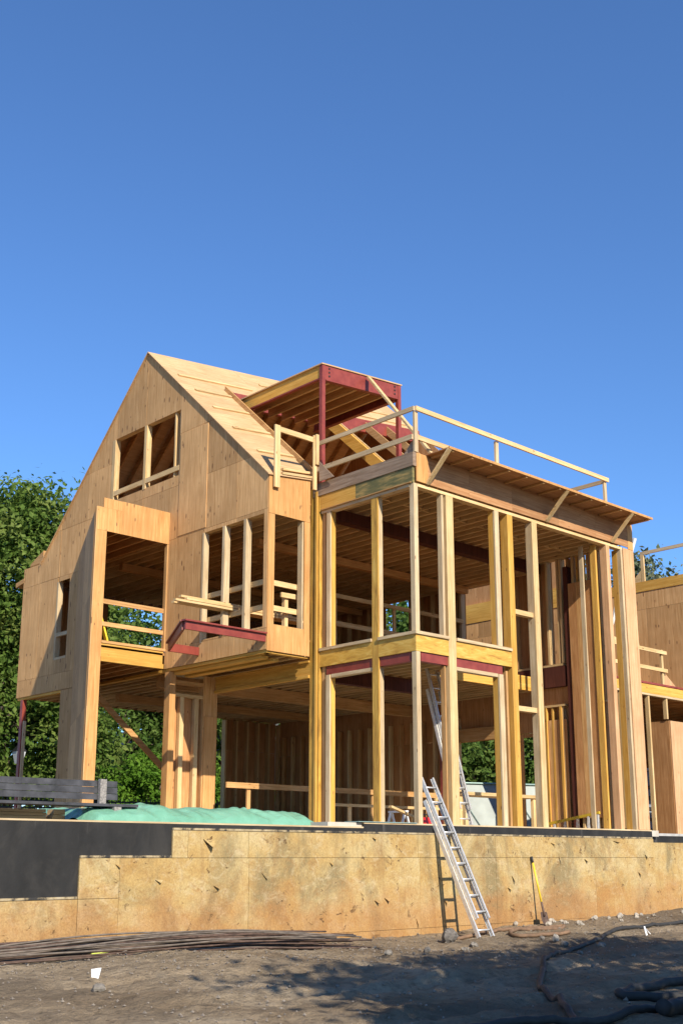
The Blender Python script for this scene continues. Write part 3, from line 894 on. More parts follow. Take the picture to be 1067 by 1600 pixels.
# head: plates, rims, weathered timber, plywood header
box('head_plate', 0.0, 0.15, 0.117, 2.64, 8.502, 8.562, 'oldY', TW)
box('head_plate', 0.117, 7.06, 0.0, 0.15, 8.502, 8.562, 'lumX', TW)
rim(-0.012, 0.05, 1.60, 2.66, 8.565, 8.895, 'lvlY')
rim(-0.012, 0.05, 0.02, 1.597, 8.565, 8.895, 'green')
box('ledge_strip', -0.04, 0.0, 0.05, 2.62, 8.563, 8.583, 'redY', TW)
box('parapet_timber', -0.03, 0.06, -0.02, 2.86, 8.898, 9.175, 'tim', TW)
xs = [0.0, 0.39, 1.62, 3.0, 4.6, 6.0, 7.30]
for i in range(len(xs) - 1):
    d = -0.03 if i == 0 else -0.020
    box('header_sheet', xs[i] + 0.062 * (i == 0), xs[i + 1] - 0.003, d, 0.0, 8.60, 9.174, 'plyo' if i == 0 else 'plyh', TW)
box('header_sheet', 7.30, 7.50, -0.022, 0.0, 8.56, 9.174, 'plyo', TW)
for k in range(24):
    xx = 0.28 + 0.3 * k
    if xx < 7.3:
        box('joist', xx, xx + 0.045, 0.06, 2.88, 8.68, 8.93, 'lumY', TW)
for k in range(23):
    if k % 4 != 2:
        xx = 0.28 + 0.3 * k
        box('blocking', xx + 0.05, xx + 0.295, 1.4 + (k % 2) * 0.07, 1.445 + (k % 2) * 0.07, 8.70, 8.92, 'lumX', TW)
box('steel_beam', 0.1, 7.3, 2.55, 2.75, 8.42, 8.676, 'steeld', TW)

# --- flat roof over the tower with overhang -------------------------------------
FR = box('flat_roof', 0.08, 7.48, 0.02, 2.80, 9.15, 9.172, 'plyr', HOUSE)
for i in range(6):
    x0 = 0.33 + i * 1.182
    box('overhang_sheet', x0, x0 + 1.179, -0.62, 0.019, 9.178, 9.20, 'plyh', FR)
box('fascia_strip', 0.33, 7.42, -0.646, -0.622, 9.165, 9.215, 'plyo', FR)
for k in range(13):
    xx = 0.45 + k * 0.57
    if xx < 7.35:
        box('outrigger', xx, xx + 0.05, -0.61, -0.035, 9.135, 9.177, 'redY', FR)
for xx in (0.36, 4.15, 6.62):
    beam('overhang_brace', (xx, -0.62, 9.17), (xx, -0.03, 8.60), 0.045, 0.09, 'lumY', FR, (1, 0, 0))
# guard rail on the roof
GR = box('top_rail', 0.0, 0.04, -0.02, 2.80, 10.04, 10.13, 'oldY', FR)
box('top_rail', 0.042, 6.6, -0.06, -0.02, 10.04, 10.135, 'lumX', FR)
box('mid_rail', 0.0, 0.04, 0.03, 2.80, 9.46, 9.56, 'oldY', FR)
box('mid_rail', 0.042, 6.5, -0.0, 0.04, 9.47, 9.57, 'lumX', FR)
box('top_rail', 6.54, 6.58, 0.03, 2.7, 10.03, 10.12, 'oldY', FR)
for px_, py_ in ((0.04, -0.015), (2.52, -0.015), (6.46, -0.015)):
    box('rail_post', px_, px_ + 0.09, py_, py_ + 0.05, 9.20, 10.037, 'oldZ', FR)
box('rail_post', -0.20, -0.11, 2.66, 2.70, 9.0, 10.2, 'lumZ', FR)
box('rail_post', -0.17, -0.09, 2.615, 2.657, 9.55, 10.22, 'lumZ', FR)
box('rail_post', -1.24, -1.10, 2.68, 2.72, 8.84, 10.18, 'lumZ', FR)
box('top_rail', -1.098, -0.202, 2.68, 2.72, 10.05, 10.16, 'lumX', FR)
prism('gusset', [(-0.10, 2.60, 9.18), (-0.10, 2.60, 9.62), (-0.10, 2.15, 9.18)], (0.018, 0, 0), 'tim', FR)
prism('gusset', [(0.10, 0.03, 9.205), (0.10, 0.03, 9.55), (0.10, 0.38, 9.205)], (0.018, 0, 0), 'tim', FR)

# --- main roof --------------------------------------------------------------------
RF = beam('main_roof', (XG + 0.1, 7.33, zr(XG, 7.33) - 0.22), (6.6, 7.33, zr(6.6, 7.33) - 0.22), 0.09, 0.28, 'lvlX', HOUSE)
def roof_sheet(x0, x1, y0, y1, fn, mat='plyr', th=0.022):
    g = 0.003
    q = [(x0 + g, y0 + g), (x1 - g, y0 + g), (x1 - g, y1 - g), (x0 + g, y1 - g)]
    j = RND.uniform(0, 0.004)
    prism('roof_sheet', [(x, y, fn(x, y) + j) for x, y in q], (0, 0, -th), mat, RF)
ys = [2.72, 3.45, 4.18, 4.91, 5.64, 6.02, 6.70, 7.33]
for j in range(len(ys) - 1):
    if ys[j + 1] <= 6.1:
        roof_sheet(XG - 0.07, 0.0 if ys[j] > 3 else -0.05, ys[j], ys[j + 1], zr)
    else:
        cuts = [XG - 0.07, 0.3, 2.74, 5.18, 6.7] if j % 2 else [XG - 0.07, 1.2, 3.64, 6.08, 6.7]
        for i in range(len(cuts) - 1):
            roof_sheet(cuts[i], cuts[i + 1], ys[j], ys[j + 1], zr)
yl = [7.33, 8.2, 9.1, 10.0, 10.9, 11.95]
for j in range(len(yl) - 1):
    cuts = [XG - 0.07, 0.3, 2.74, 5.18, 6.7] if j % 2 else [XG - 0.07, 1.2, 3.64, 6.08, 6.7]
    for i in range(len(cuts) - 1):
        roof_sheet(cuts[i], cuts[i + 1], yl[j], yl[j + 1], zl)
def rafter(x, y0, y1, fn, mat='redY', h=0.24, w=0.045, dz=0.03):
    prism('rafter', [(x, y0, fn(x, y0) - dz), (x, y1, fn(x, y1) - dz), (x, y1, fn(x, y1) - dz - h), (x, y0, fn(x, y0) - dz - h)], (w, 0, 0), mat, RF)
x = XG + 0.15
while x < 6.6:
    rafter(x, 7.36, 11.9, zl)
    rafter(x, 2.85 if x < 0 else 6.1, 7.28, zr)
    x += 0.5
rafter(3.15, 2.85, 6.0, zr, 'lvlY', 0.36, 0.09, -0.02)
rafter(3.245, 2.85, 6.0, zr, 'lumY', 0.06, 0.05, -0.04)
for xx in (4.6, 5.4):
    rafter(xx, 2.9, 6.0, zr, 'redY', 0.24, 0.045, 0.03)
# curb at the roof opening
prism('curb', [(0.0, 2.92, zr(0, 2.92) + 0.13), (0.0, 6.06, zr(0, 6.06) + 0.13), (0.0, 6.06, zr(0, 6.06) - 0.22), (0.0, 2.92, zr(0, 2.92) - 0.22)], (0.045, 0, 0), 'redY', RF)
def cleat(x0, x1, y):
    p0 = Vector((x0, y, zr(x0, y) + 0.024)); p1 = Vector((x1, y, zr(x1, y) + 0.024))
    beam('cleat', p0, p1, 0.085, 0.04, 'lumX', RF, (0, -SR, 1))
for y0, xa, xb in ((6.36, -1.13, 1.05), (5.77, -1.06, -0.03), (5.09, -1.05, -0.03), (4.32, -1.07, -0.03), (3.50, -1.04, -0.05), (6.22, 2.8, 6.5), (6.62, 3.4, 6.5), (6.75, 1.6, 2.8)):
    cleat(xa, xb, y0)
beam('cleat', (-0.9, 2.86, zr(-0.9, 2.86) + 0.05), (-0.08, 2.86, zr(-0.08, 2.86) + 0.05), 0.09, 0.05, 'lumX', RF)
beam('cleat', (-1.0, 2.74, zr(-1.0, 2.74) + 0.03), (-0.12, 2.74, zr(-0.12, 2.74) + 0.03), 0.06, 0.05, 'lumX', RF)
beam('valley_beam', (0.1, 6.06, zr(0.1, 6.06) - 0.19), (6.7, 6.06, zr(6.7, 6.06) - 0.19), 0.12, 0.34, 'steel', RF)
# rear gable closing the attic
sheets(grid_rects([2.8, 4.0, 5.3, 6.6, 7.9, 9.2, 10.5, 11.9], [8.79, 10.5, 12.2, 14.3]), [],
       [(-SR, 1, zr(6.68, 0) - 0.06), (SL, 1, zl(6.68, 0) - 0.06)], lambda u, v, j: (6.66 + j, u, v), (0.018, 0, 0), 'plyi', RF)
# knee wall in the attic seen through the gable window
box('knee_wall', 0.6, 2.6, 9.7, 9.8, 8.79, 10.55, 'plyo', RF)
for k in range(5):
    box('stud', 0.65 + 0.45 * k, 0.70 + 0.45 * k, 9.60, 9.698, 8.79, 10.55, 'lumZ', RF)

# --- steel canopy on the roof -------------------------------------------------------
CX0, CX1, CY0, CY1 = 0.20, 2.65, 2.85, 5.75
def zc(x): return 12.02 + 0.085 * (x - CX0)
CN = prism('canopy', [(CX0 - 0.03, CY0 - 0.03, zc(CX0) - 0.028), (CX1 + 0.03, CY0 - 0.03, zc(CX1) - 0.028), (CX1 + 0.03, CY1, zc(CX1) - 0.028), (CX0 - 0.03, CY1, zc(CX0) - 0.028)], (0, 0, 0.028), 'plyr', HOUSE)
def tilted(name, x0, x1, y0, y1, d0, d1, mat):
    prism(name, [(x0, y0, zc(x0) - d0), (x1, y0, zc(x1) - d0), (x1, y0, zc(x1) - d1), (x0, y0, zc(x0) - d1)], (0, y1 - y0, 0), mat, CN)
tilted('side_beam', CX0 + 0.01, CX0 + 0.06, CY0 + 0.08, CY1, 0.03, 0.31, 'lvlY')
tilted('side_channel', CX0 + 0.0, CX0 + 0.10, CY0 + 0.08, CY1, 0.312, 0.345, 'steel')
tilted('front_beam', CX0 + 0.09, CX1 - 0.09, CY0 - 0.005, CY0 + 0.04, 0.032, 0.36, 'steel')
tilted('front_flange', CX0 + 0.10, CX1 - 0.10, CY0 - 0.02, CY0 + 0.09, 0.362, 0.385, 'steel')
tilted('side_beam', CX1 - 0.09, CX1 - 0.04, CY0 + 0.09, CY1, 0.03, 0.37, 'steel')
tilted('side_flange', CX1 - 0.13, CX1 - 0.0, CY0 + 0.09, CY1, 0.372, 0.395, 'steel')
for k in range(5):
    xx = CX0 + 0.42 + 0.42 * k
    tilted('joist', xx, xx + 0.045, CY0 + 0.06, CY1 - 0.05, 0.03, 0.28, 'redY')
    tilted('joist_strip', xx - 0.005, xx + 0.05, CY0 + 0.06, CY1 - 0.05, 0.282, 0.30, 'lumY')
box('steel_post', CX0 - 0.01, CX0 + 0.085, CY0 - 0.012, CY0 + 0.08, 9.0, zc(CX0) - 0.032, 'steel', CN)
box('steel_post', CX1 - 0.085, CX1 + 0.01, CY0 - 0.012, CY0 + 0.08, 9.18, zc(CX1) - 0.032, 'steel', CN)
for k in range(3):
    for xx in (CX0 + 0.20, CX1 - 0.20):
        z0 = zc(xx) - 0.09 - k * 0.09
        o_ = tube('bolt', [(xx, CY0 - 0.02, z0), (xx, CY0 + 0.01, z0)], 0.022, 'darkm', CN, 8)
beam('raking_brace', (1.54, 2.77, 12.06), (0.62, 0.05, 9.28), 0.045, 0.10, 'lumY', CN, (1, 0, 0))

# --- red steel awning frame on the gable ---------------------------------------------
AW = beam('awning_frame', (-1.33, 2.80, 5.72), (-3.25, 2.80, 5.72), 0.05, 0.15, 'steel', HOUSE)
beam('flange', (-1.33, 2.80, 5.812), (-3.29, 2.80, 5.812), 0.15, 0.03, 'steel', AW)
beam('diagonal_beam', (-3.23, 2.88, 5.72), (-2.10, 4.95, 5.72), 0.05, 0.15, 'steel', AW)
beam('flange', (-3.25, 2.84, 5.812), (-2.10, 4.97, 5.812), 0.12, 0.03, 'steel', AW)
beam('return_beam', (-2.08, 4.99, 5.73), (-1.33, 4.99, 5.73), 0.05, 0.17, 'steel', AW)

# ------------------------------------------------------------------ wing at the right
WG = empty('framed_wing', (12, 4, 2.05))
tag(WG, 'second timber framed building with tall plywood wall at the right edge', 'house')
box('rim_beam', 7.75, 22, 1.0, 1.06, 5.47, 5.70, 'lvlX', WG)
box('steel_edge', 7.75, 22, 0.98, 1.2, 5.703, 5.75, 'steel', WG)
box('deck', 7.75, 22, 1.21, 7.5, 5.66, 5.70, 'plyi', WG)
for k in range(24):
    xx = 7.9 + 0.58 * k
    box('joist', xx, xx + 0.05, 1.07, 7.4, 5.40, 5.655, 'redY', WG)
box('head_plate', 7.75, 22, 1.0, 1.12, 5.42, 5.466, 'oldX', WG)
for xx in (8.2, 9.42, 10.24, 11.4):
    box('stud', xx, xx + 0.06, 1.02, 1.12, 2.06 if xx < 9.9 else 4.9, 5.418, 'lumZ', WG)
sheets(grid_rects([10.3, 11.5, 12.7, 14.0, 16.0], [2.08, 4.86]), [], [], lambda u, v, j: (u, 0.98 - j, v), (0, 0.02, 0), 'plyp', WG)
sheets(grid_rects([1.0, 1.52], [2.08, 4.86]), [], [], lambda u, v, j: (10.28 - j, u, v), (0.02, 0, 0), 'plyi', WG)
box('box_top', 10.31, 16.0, 1.01, 1.5, 4.83, 4.858, 'plyp', WG)
box('base_plate', 10.3, 16, 0.95, 1.2, 2.01, 2.075, 'concrete', WG)
w3 = lambda u, v, j: (12.0 - j, u, v)
sheets(grid_rects([1.3, 2.5, 3.7, 4.9, 6.1, 7.3, 8.5, 9.7], [5.76, 8.2, 8.7]), [], [], w3, (0.02, 0, 0), 'ply', WG)
sheets(grid_rects([0.4, 1.3], [5.76, 8.2, 8.7]), [], [], w3, (0.02, 0, 0), 'ply', WG)
box('top_beam', 11.98, 12.06, 0.4, 9.7, 8.703, 8.98, 'lvlY', WG)
box('roof_deck', 12.07, 13.4, 0.4, 9.7, 8.9, 8.98, 'plyi', WG)
box('rail_post', 12.0, 12.05, 2.50, 2.60, 8.985, 9.75, 'lumZ', WG)
box('top_rail', 12.0, 12.05, 0.4, 2.60, 9.752, 9.84, 'oldY', WG)
prism('gusset', [(12.0, 2.62, 8.985), (12.0, 2.62, 9.3), (12.0, 2.95, 8.985)], (0.02, 0, 0), 'lumY', WG)
for z0 in (6.54, 6.08):
    box('deck_rail', 7.9, 10.42 - (6.6 - z0) * 0.0, 1.02, 1.06, z0, z0 + 0.09, 'lumX', WG)
beam('deck_rail', (7.9, 1.12, 6.72), (9.3, 1.12, 6.66), 0.04, 0.09, 'lumX', WG)
box('rail_post', 10.22, 10.31, 1.065, 1.11, 5.76, 6.66, 'lumZ', WG)
prism('gusset', [(10.24, 1.115, 5.755), (10.24, 1.115, 6.2), (10.95, 1.115, 5.755)], (0, 0.018, 0), 'plyp', WG)
sheets(grid_rects([14.5, 15.8, 17.4, 19], [2.06, 5.4]), [], [], lambda u, v, j: (u, 7.42 + j, v), (0, 0.02, 0), 'plyi', WG)
sheets(grid_rects([1.6, 4.0, 6.0, 7.4], [2.06, 5.4]), [], [], lambda u, v, j: (19 + j, u, v), (0.02, 0, 0), 'plyi', WG)
box('lintel', 9.6, 12.2, 3.0, 3.1, 4.05, 4.18, 'lumX', WG)
box('rear_wall', 16.0, 16.1, 8.0, 14.5, 5.7, 12.4, 'plyi', WG)
for yy in (8.0, 14.3):
    box('rear_post', 15.98, 16.14, yy, yy + 0.16, 2.0, 5.698, 'redZ', WG)
box('rear_beam', 15.9, 15.98, 8.0, 14.5, 10.0, 10.4, 'lvlY', WG)
for k in range(11):
    box('rear_stud', 15.88, 15.98, 8.1 + 0.6 * k, 8.2 + 0.6 * k, 8.9, 9.99, 'lumZ', WG)
box('rear_plate', 15.86, 15.98, 8.0, 14.5, 8.8, 8.89, 'redY', WG)
# white raking prop by the gap
PRP = beam('raking_prop', (8.6, 1.5, 6.9), (8.6, 0.6, 9.2), 0.05, 0.10, 'whitep', None, (1, 0, 0))
tag(PRP, 'white diagonal prop seen between the two right hand posts', 'prop')

# grey slatted unit behind the posts
SU = box('slatted_unit', 14.2, 15.9, 4.6, 6.2, 2.06, 4.02, 'steelg')
tag(SU, 'blue grey slatted metal unit seen between the right hand posts', 'metal unit')
for k in range(5):
    z0 = 2.25 + 0.31 * k
    box('slot', 14.17, 14.198, 4.62, 6.18, z0, z0 + 0.10, 'darkm', SU)
    box('slot', 14.25, 15.85, 4.57, 4.598, z0, z0 + 0.10, 'darkm', SU)
box('lid', 14.1, 16.0, 4.5, 6.3, 4.022, 4.10, 'gtrim', SU)

# ------------------------------------------------------------------ extension ladders
def ladder(name, x0, foot, top, length_rungs, label, width=0.40, fly=True):
    f = Vector((x0, foot[0], foot[1])); t = Vector((x0, top[0], top[1]))
    d = (t - f); L = d.length; d.normalize()
    n = Vector((0, -d.z, d.y))          # normal to the ladder plane, towards the climber
    L0 = empty(name, f)
    tag(L0, label, 'ladder')
    def rails(off, a, b, wid, nm):
        for s in (0, 1):
            xx = (wid[0] if s == 0 else wid[1])
            p = Vector((xx, f.y, f.z)) + n * off
            q0 = p + d * a; q1 = p + d * b
            parts = [(beamv(q0, q1, 0.012, 0.07, n), BBF)]
            sgn = 1 if s == 0 else -1
            for e in (-1, 1):
                ofs = n * (0.031 * e) + Vector((sgn * 0.014, 0, 0))
                parts.append((beamv(q0 + ofs, q1 + ofs, 0.032, 0.008, n), BBF))
            V, Fc = merge(parts)
            mk('rail', V, Fc, 'alu', L0)
    def rungs(off, a, b, x_0, x_1):
        k = a
        while k < b:
            p = Vector((0, f.y, f.z)) + n * off + d * k
            tube('rung', [(x_0, p.y, p.z), (x_1, p.y, p.z)], 0.017, 'alu', L0, 6)
            k += 0.305
    wa = (x0, x0 + width)
    wb = (x0 + 0.035, x0 + width - 0.035)
    rails(0.0, 0.02, L * (0.86 if fly else 1.0), wa, 'base')
    rungs(0.0, 0.15, L * (0.86 if fly else 1.0), x0, x0 + width)
    if fly:
        rails(0.085, 0.32, L, wb, 'fly')
        rungs(0.085, 0.45, L, wb[0], wb[1])
    for s in wa:
        p = Vector((s, f.y, f.z))
        beam('foot', p - d * 0.02 + Vector((0, -0.05, 0)), p - d * 0.02 + Vector((0, 0.06, 0)), 0.05, 0.03, 'hose', L0)
    return L0
ladder('extension_ladder', 0.33, (-1.05, 0.18), (0.36, 2.93), 9, 'aluminium extension ladder leaning on the foundation wall from the soil')
ladder('extension_ladder', 2.0, (0.80, 2.13), (1.71, 5.36), 10, 'aluminium ladder standing inside the ground floor of the corner tower', 0.40, True)

# ------------------------------------------------------------------ shovel
sf = Vector((3.17, -0.34, float(gz(3.17, -0.34))))
SH = empty('shovel', sf)
tag(SH, 'yellow handled shovel leaning on the ochre boards', 'shovel')
stp = Vector((3.10, -0.10, 1.53))
dd = (stp - sf).normalized()
tube('handle', [sf + dd * 0.42, stp - dd * 0.1], 0.020, 'yellow', SH, 8)
tube('grip', [stp - dd * 0.10, stp + dd * 0.02], 0.024, 'darkm', SH, 8)
tube('socket', [sf + dd * 0.16, sf + dd * 0.30, sf + dd * 0.43], [0.03, 0.022, 0.021], 'rust', SH, 8)
u = Vector((1, 0, 0)); w = dd.cross(u).normalized()
bl = []
for t_, hw, cv in ((0.24, 0.085, 0.0), (0.22, 0.10, 0.008), (0.10, 0.105, 0.02), (0.02, 0.07, 0.02), (-0.03, 0.01, 0.01)):
    for s in (-1, 0, 1):
        bl.append(tuple(sf + dd * t_ + u * (hw * s) + w * (cv if s == 0 else 0.0)))
bl2 = [tuple(Vector(p) + w * 0.006) for p in bl]
ff = []
for i in range(4):
    for j in range(2):
        a_ = i * 3 + j
        ff.append((a_, a_ + 1, a_ + 4, a_ + 3)); ff.append((a_ + 15, a_ + 18, a_ + 19, a_ + 16))
mk('blade', bl + bl2, ff, 'rust', SH)

# ------------------------------------------------------------------ rebar pile
rl = random.Random(3)
for i in range(60):
    lay = i // 12
    yb = -0.30 - rl.uniform(0, 1.0)
    xe = rl.uniform(-4.2, -2.35)
    xs_ = -13.0 - rl.uniform(0, 1.0)
    bow = rl.uniform(-0.05, 0.10)
    skew = rl.uniform(-0.55, 0.30) - 0.30
    pts = []
    rl_f = rl.uniform(4, 9)
    for k in range(10):
        t_ = k / 9
        xx = xs_ + (xe - xs_) * t_
        yy = min(yb + skew * (1 - t_) * 1.1 + bow * math.sin(math.pi * t_), -0.10)
        arch = (0.11 * math.sin(min(1, max(0, (t_ - 0.45) / 0.55)) * math.pi) if i % 9 == 0 else 0.0)
        pts.append((xx, yy, float(np.interp(xx, WX, WZ)) + 0.03 + lay * 0.034 - 0.11 * min(1.0, abs(yy) / 3) + 0.022 * math.sin(t_ * rl_f + i * 1.7) + arch))
    o = tube('rebar', smoothline(pts, 3), 0.0135, 'rust' if i % 3 else 'rust2', None, 6)
    tag(o, 'long rusty steel reinforcing bar in the pile along the foundation wall', 'steel bar', 'reinforcing bars in the pile')
pl_ = box('pallet_board', -5.2, -3.9, -0.62, -0.50, 0.27, 0.36, 'tim')
tag(pl_, 'weathered board lying under the pile of steel bars', 'board')

# ------------------------------------------------------------------ hoses, stones and litter
def hose(name, xy, r, mat, label, sub=8, lift=0.0):
    pts = smoothline([(x, y, 0) for x, y in xy], sub)
    pts = [(p[0], p[1], float(gz(p[0], p[1])) + r * 0.9 + 0.008 + lift) for p in pts]
    o = tube(name, pts, r, mat, None, 10)
    tag(o, label, 'hose')
    return o
hose('hose', [(10.0, -1.2), (6.0, -1.65), (4.1, -1.9), (2.3, -2.35), (1.1, -2.9), (-0.6, -3.5), (-2.0, -4.2), (-3.0, -4.95), (-4.6, -6.1), (-5.6, -7.1), (-6.2, -7.6), (-6.75, -8.15)], 0.035, 'hose',
     'thin black hose curving across the soil towards the right')
hose('hose', [(-9.6, -8.2), (-8.6, -8.15), (-7.7, -8.0), (-7.2, -8.15), (-6.6, -8.35), (-5.9, -8.4), (-5.2, -8.3), (-4.3, -8.25), (-3.2, -8.4)], 0.036, 'hose',
     'dark hose lying along the bottom right edge of the soil')
hose('hose', [(-2.6, -7.6), (-3.6, -7.35), (-4.6, -7.35), (-5.15, -7.5), (-5.25, -7.72), (-4.9, -7.9), (-4.4, -7.95)], 0.045, 'hose',
     'thick dusty hose bent into a tight loop at the right')
hose('hose', [(-6.15, -8.62), (-5.7, -8.55), (-5.3, -8.6), (-4.9, -8.75), (-4.2, -8.9)], 0.07, 'hose', 'very thick dark hose end at the bottom right corner')
hose('hose', [(-6.35, -9.35), (-6.1, -8.95), (-5.6, -8.85), (-5.0, -9.0)], 0.072, 'hose', 'very thick hose rising at the right frame edge', 8, 0.12)
hose('hose', [(-0.3, -0.95), (0.6, -0.85), (1.7, -0.75), (2.6, -0.72), (3.1, -0.78), (2.7, -0.95), (1.7, -1.0), (1.0, -1.2), (0.75, -1.55), (1.2, -1.85), (1.75, -1.9)], 0.032, 'hoseb',
     'brown hose coiled on the soil at the foot of the boards')
def rock(name, x, y, r, label, mat='stone', sq=0.7, cat='stone', group=None, seed=0, sink=0.25):
    rr = random.Random(seed)
    V = []; F = []
    nu, nv_ = 9, 6
    ph = [rr.uniform(0, 6.28) for _ in range(4)]
    for i in range(nv_ + 1):
        th = math.pi * i / nv_
        for k in range(nu):
            a = 2 * math.pi * k / nu
            q = r * (1 + 0.18 * math.sin(2 * a + ph[0]) + 0.14 * math.sin(3 * a + ph[1] + th * 2) + rr.uniform(-0.10, 0.10))
            V.append((x + q * math.sin(th) * math.cos(a), y + q * 0.8 * math.sin(th) * math.sin(a), q * sq * math.cos(th)))
    z0 = float(gz(x, y)) + r * sq * (1 - sink)
    V = [(a, b, c + z0) for a, b, c in V]
    for i in range(nv_):
        for k in range(nu):
            a = i * nu + k; b = i * nu + (k + 1) % nu
            F.append((a, a + nu, b + nu, b))
    o = mk(name, V, F, mat)
    tag(o, label, cat, group)
    return o
rock('boulder', -0.62, -1.22, 0.145, 'rounded grey lump of rock beside the ladder foot', 'boulder', 0.8, 'rock', None, 4, 0.1)
rk = random.Random(21)
for i in range(46):
    if i < 26:
        x = rk.uniform(2.2, 9.5); y = -rk.uniform(0.15, 0.8); r = rk.uniform(0.03, 0.075)
        lab = 'small pale stone at the foot of the boards on the right'; gp = 'stones along the right foundation'
    else:
        x = rk.uniform(-9.5, 1.0); y = rk.uniform(-5.0, -1.0); r = rk.uniform(0.025, 0.07)
        lab = 'small stone half sunk in the open soil'; gp = 'stones scattered on the soil'
    rock('stone', x, y, r, lab, 'stone' if i < 26 else 'stoned', 0.65, 'stone', gp, i)
# loose crumbs of soil: uncountable
cv = []; cf = []
M['crumb'] = plain('soil_crumb', (0.24, 0.20, 0.155), 0.95, 0, 0.35, 9, 0.3)
for i in range(4200):
    x = rk.uniform(-11, 8); y = -abs(rk.gauss(0, 4.0)) - 0.1
    r = rk.uniform(0.006, 0.024) * (1.6 if rk.random() < 0.06 else 1)
    z = float(gz(x, y)) + r * 0.3
    b0 = len(cv)
    for q in ((1, 0, 0), (-0.5, 0.87, 0), (-0.5, -0.87, 0), (0, 0, 1), (0, 0, -0.6)):
        cv.append((x + q[0] * r * rk.uniform(0.7, 1.3), y + q[1] * r * rk.uniform(0.7, 1.3), z + q[2] * r * rk.uniform(0.6, 1.1)))
    for a_, b_, c_ in ((0, 1, 3), (1, 2, 3), (2, 0, 3), (1, 0, 4), (2, 1, 4), (0, 2, 4)):
        cf.append((b0 + a_, b0 + b_, b0 + c_))
cr = mk('soil_crumbs', cv, cf, 'crumb', None, False, (0, 0, 0.2))
tag(cr, 'loose crumbs and grit strewn over the soil', 'grit', None, 'stuff')
def sheet_at(name, pts, mat, label, cat, th=0.004):
    o = prism(name, pts, (0, 0, th), mat)
    return tag(o, label, cat)
zz = float(gz(-8.3, -2.8))
pp = prism('paper_sheet', [(-8.34, -2.81, zz - 0.01), (-8.28, -2.86, zz - 0.01), (-8.25, -2.86, zz + 0.10), (-8.33, -2.78, zz + 0.085)], (0.006, 0.010, 0), 'white')
tag(pp, 'crumpled white sheet of paper lying on the soil at left', 'paper')
zz = float(gz(2.9, -2.7))
mkr = empty('marker_stand', (2.9, -2.7, zz))
tag(mkr, 'tiny white folded marker standing by the thin hose', 'marker')
beam('leg', (2.86, -2.74, zz), (2.89, -2.68, zz + 0.15), 0.03, 0.012, 'white', mkr)
beam('leg', (2.98, -2.76, zz), (2.92, -2.68, zz + 0.12), 0.03, 0.012, 'white', mkr)
zz = float(gz(0.7, -2.9)) 
rock('clod', 0.75, -2.35, 0.07, 'pale round clod near the end of the brown hose', 'stone', 0.9, 'stone', None, 77, 0.05)
strip_z = lambda x, y: float(gz(x, y)) + 0.012
for (xa, ya, xb, yb, nm) in ((-7.35, -1.15, -6.35, -1.05, 'limp yellow green strip lying in front of the steel bars'), (-6.65, -0.78, -6.2, -0.72, 'short pale yellow strip caught between the steel bars')):
    o = beam('plastic_strip', (xa, ya, strip_z(xa, ya) + 0.01), (xb, yb, strip_z(xb, yb) + 0.02), 0.07, 0.012, 'leafy')
    tag(o, nm, 'strip')

# ------------------------------------------------------------------ bench, lumber and tarp on the terrace
BN = empty('park_bench', (-7.2, 0.95, 1.98))
tag(BN, 'grey slatted bench with pebbly concrete supports above the black wall', 'bench')
for k in range(3):
    z0 = 2.43 + k * 0.098
    beam('back_slat', (-9.6, 1.12 + 0.012 * k, z0), (-5.62, 1.12 + 0.012 * k, z0 + 0.01), 0.045, 0.090, 'slat', BN)
for k in range(4):
    box('seat_slat', -9.6, -5.55, 0.62 + k * 0.115, 0.62 + k * 0.115 + 0.10, 2.275, 2.315, 'slat', BN)
for xx in (-8.25, -5.98):
    box('back_support', xx, xx + 0.11, 1.02, 1.085, 1.98, 2.70, 'pebblec', BN)
    box('leg', xx + 0.0, xx + 0.12, 0.60, 0.78, 1.98, 2.27, 'pebblec', BN)
    box('leg', xx + 0.02, xx + 0.13, 0.80, 1.015, 2.05, 2.27, 'pebblec', BN)
for i, z0 in enumerate((1.985, 2.035, 2.085, 2.135, 2.185)):
    for j in range(3):
        o = box('plank', -9.5 + 0.05 * (i % 2), -6.78 + rl.uniform(-0.08, 0.04), 1.18 + j * 0.2, 1.18 + j * 0.2 + 0.19, z0, z0 + 0.045, 'lumX')
        tag(o, 'pale sawn plank in the low stack behind the bench', 'plank', 'planks stacked behind the bench')
for i in range(3):
    o = box('short_plank', -6.70 + 0.02 * i, -6.47, 1.18, 1.37, 1.985 + 0.085 * i, 2.065 + 0.085 * i, 'lumX')
    tag(o, 'short timber offcut stacked against the edge of the green tarpaulin', 'plank', 'timber offcuts by the tarpaulin')
# tarp draped over low stack
tx = np.linspace(-6.45, -1.55, 150); ty = np.linspace(0.42, 2.9, 60)
TX, TY = np.meshgrid(tx, ty, indexing='ij')
prof = np.interp(TX, [-6.45, -6.3, -5.6, -5.1, -4.65, -4.2, -3.6, -2.7, -2.2, -1.85, -1.55], [2.10, 2.26, 2.31, 2.345, 2.26, 2.30, 2.32, 2.30, 2.28, 2.12, 2.00])
e = np.clip((TY - 0.42) / 0.40, 0, 1) * np.clip((2.9 - TY) / 0.3, 0, 1)
e = e ** 0.35
TZ = 1.99 + (prof - 1.99) * e
TZ = TZ + (np.abs(vnoise(TX + 0.4 * TY, TY, 3.1, 21) - 0.5) - 0.2) * 0.06 * e + (np.abs(vnoise(TX, TY + 0.3 * TX, 6.3, 22) - 0.5) - 0.2) * 0.045 * e
fold = np.abs(((TX * 1.0 + TY * 0.55) * 0.9) % 1.0 - 0.5) * 2
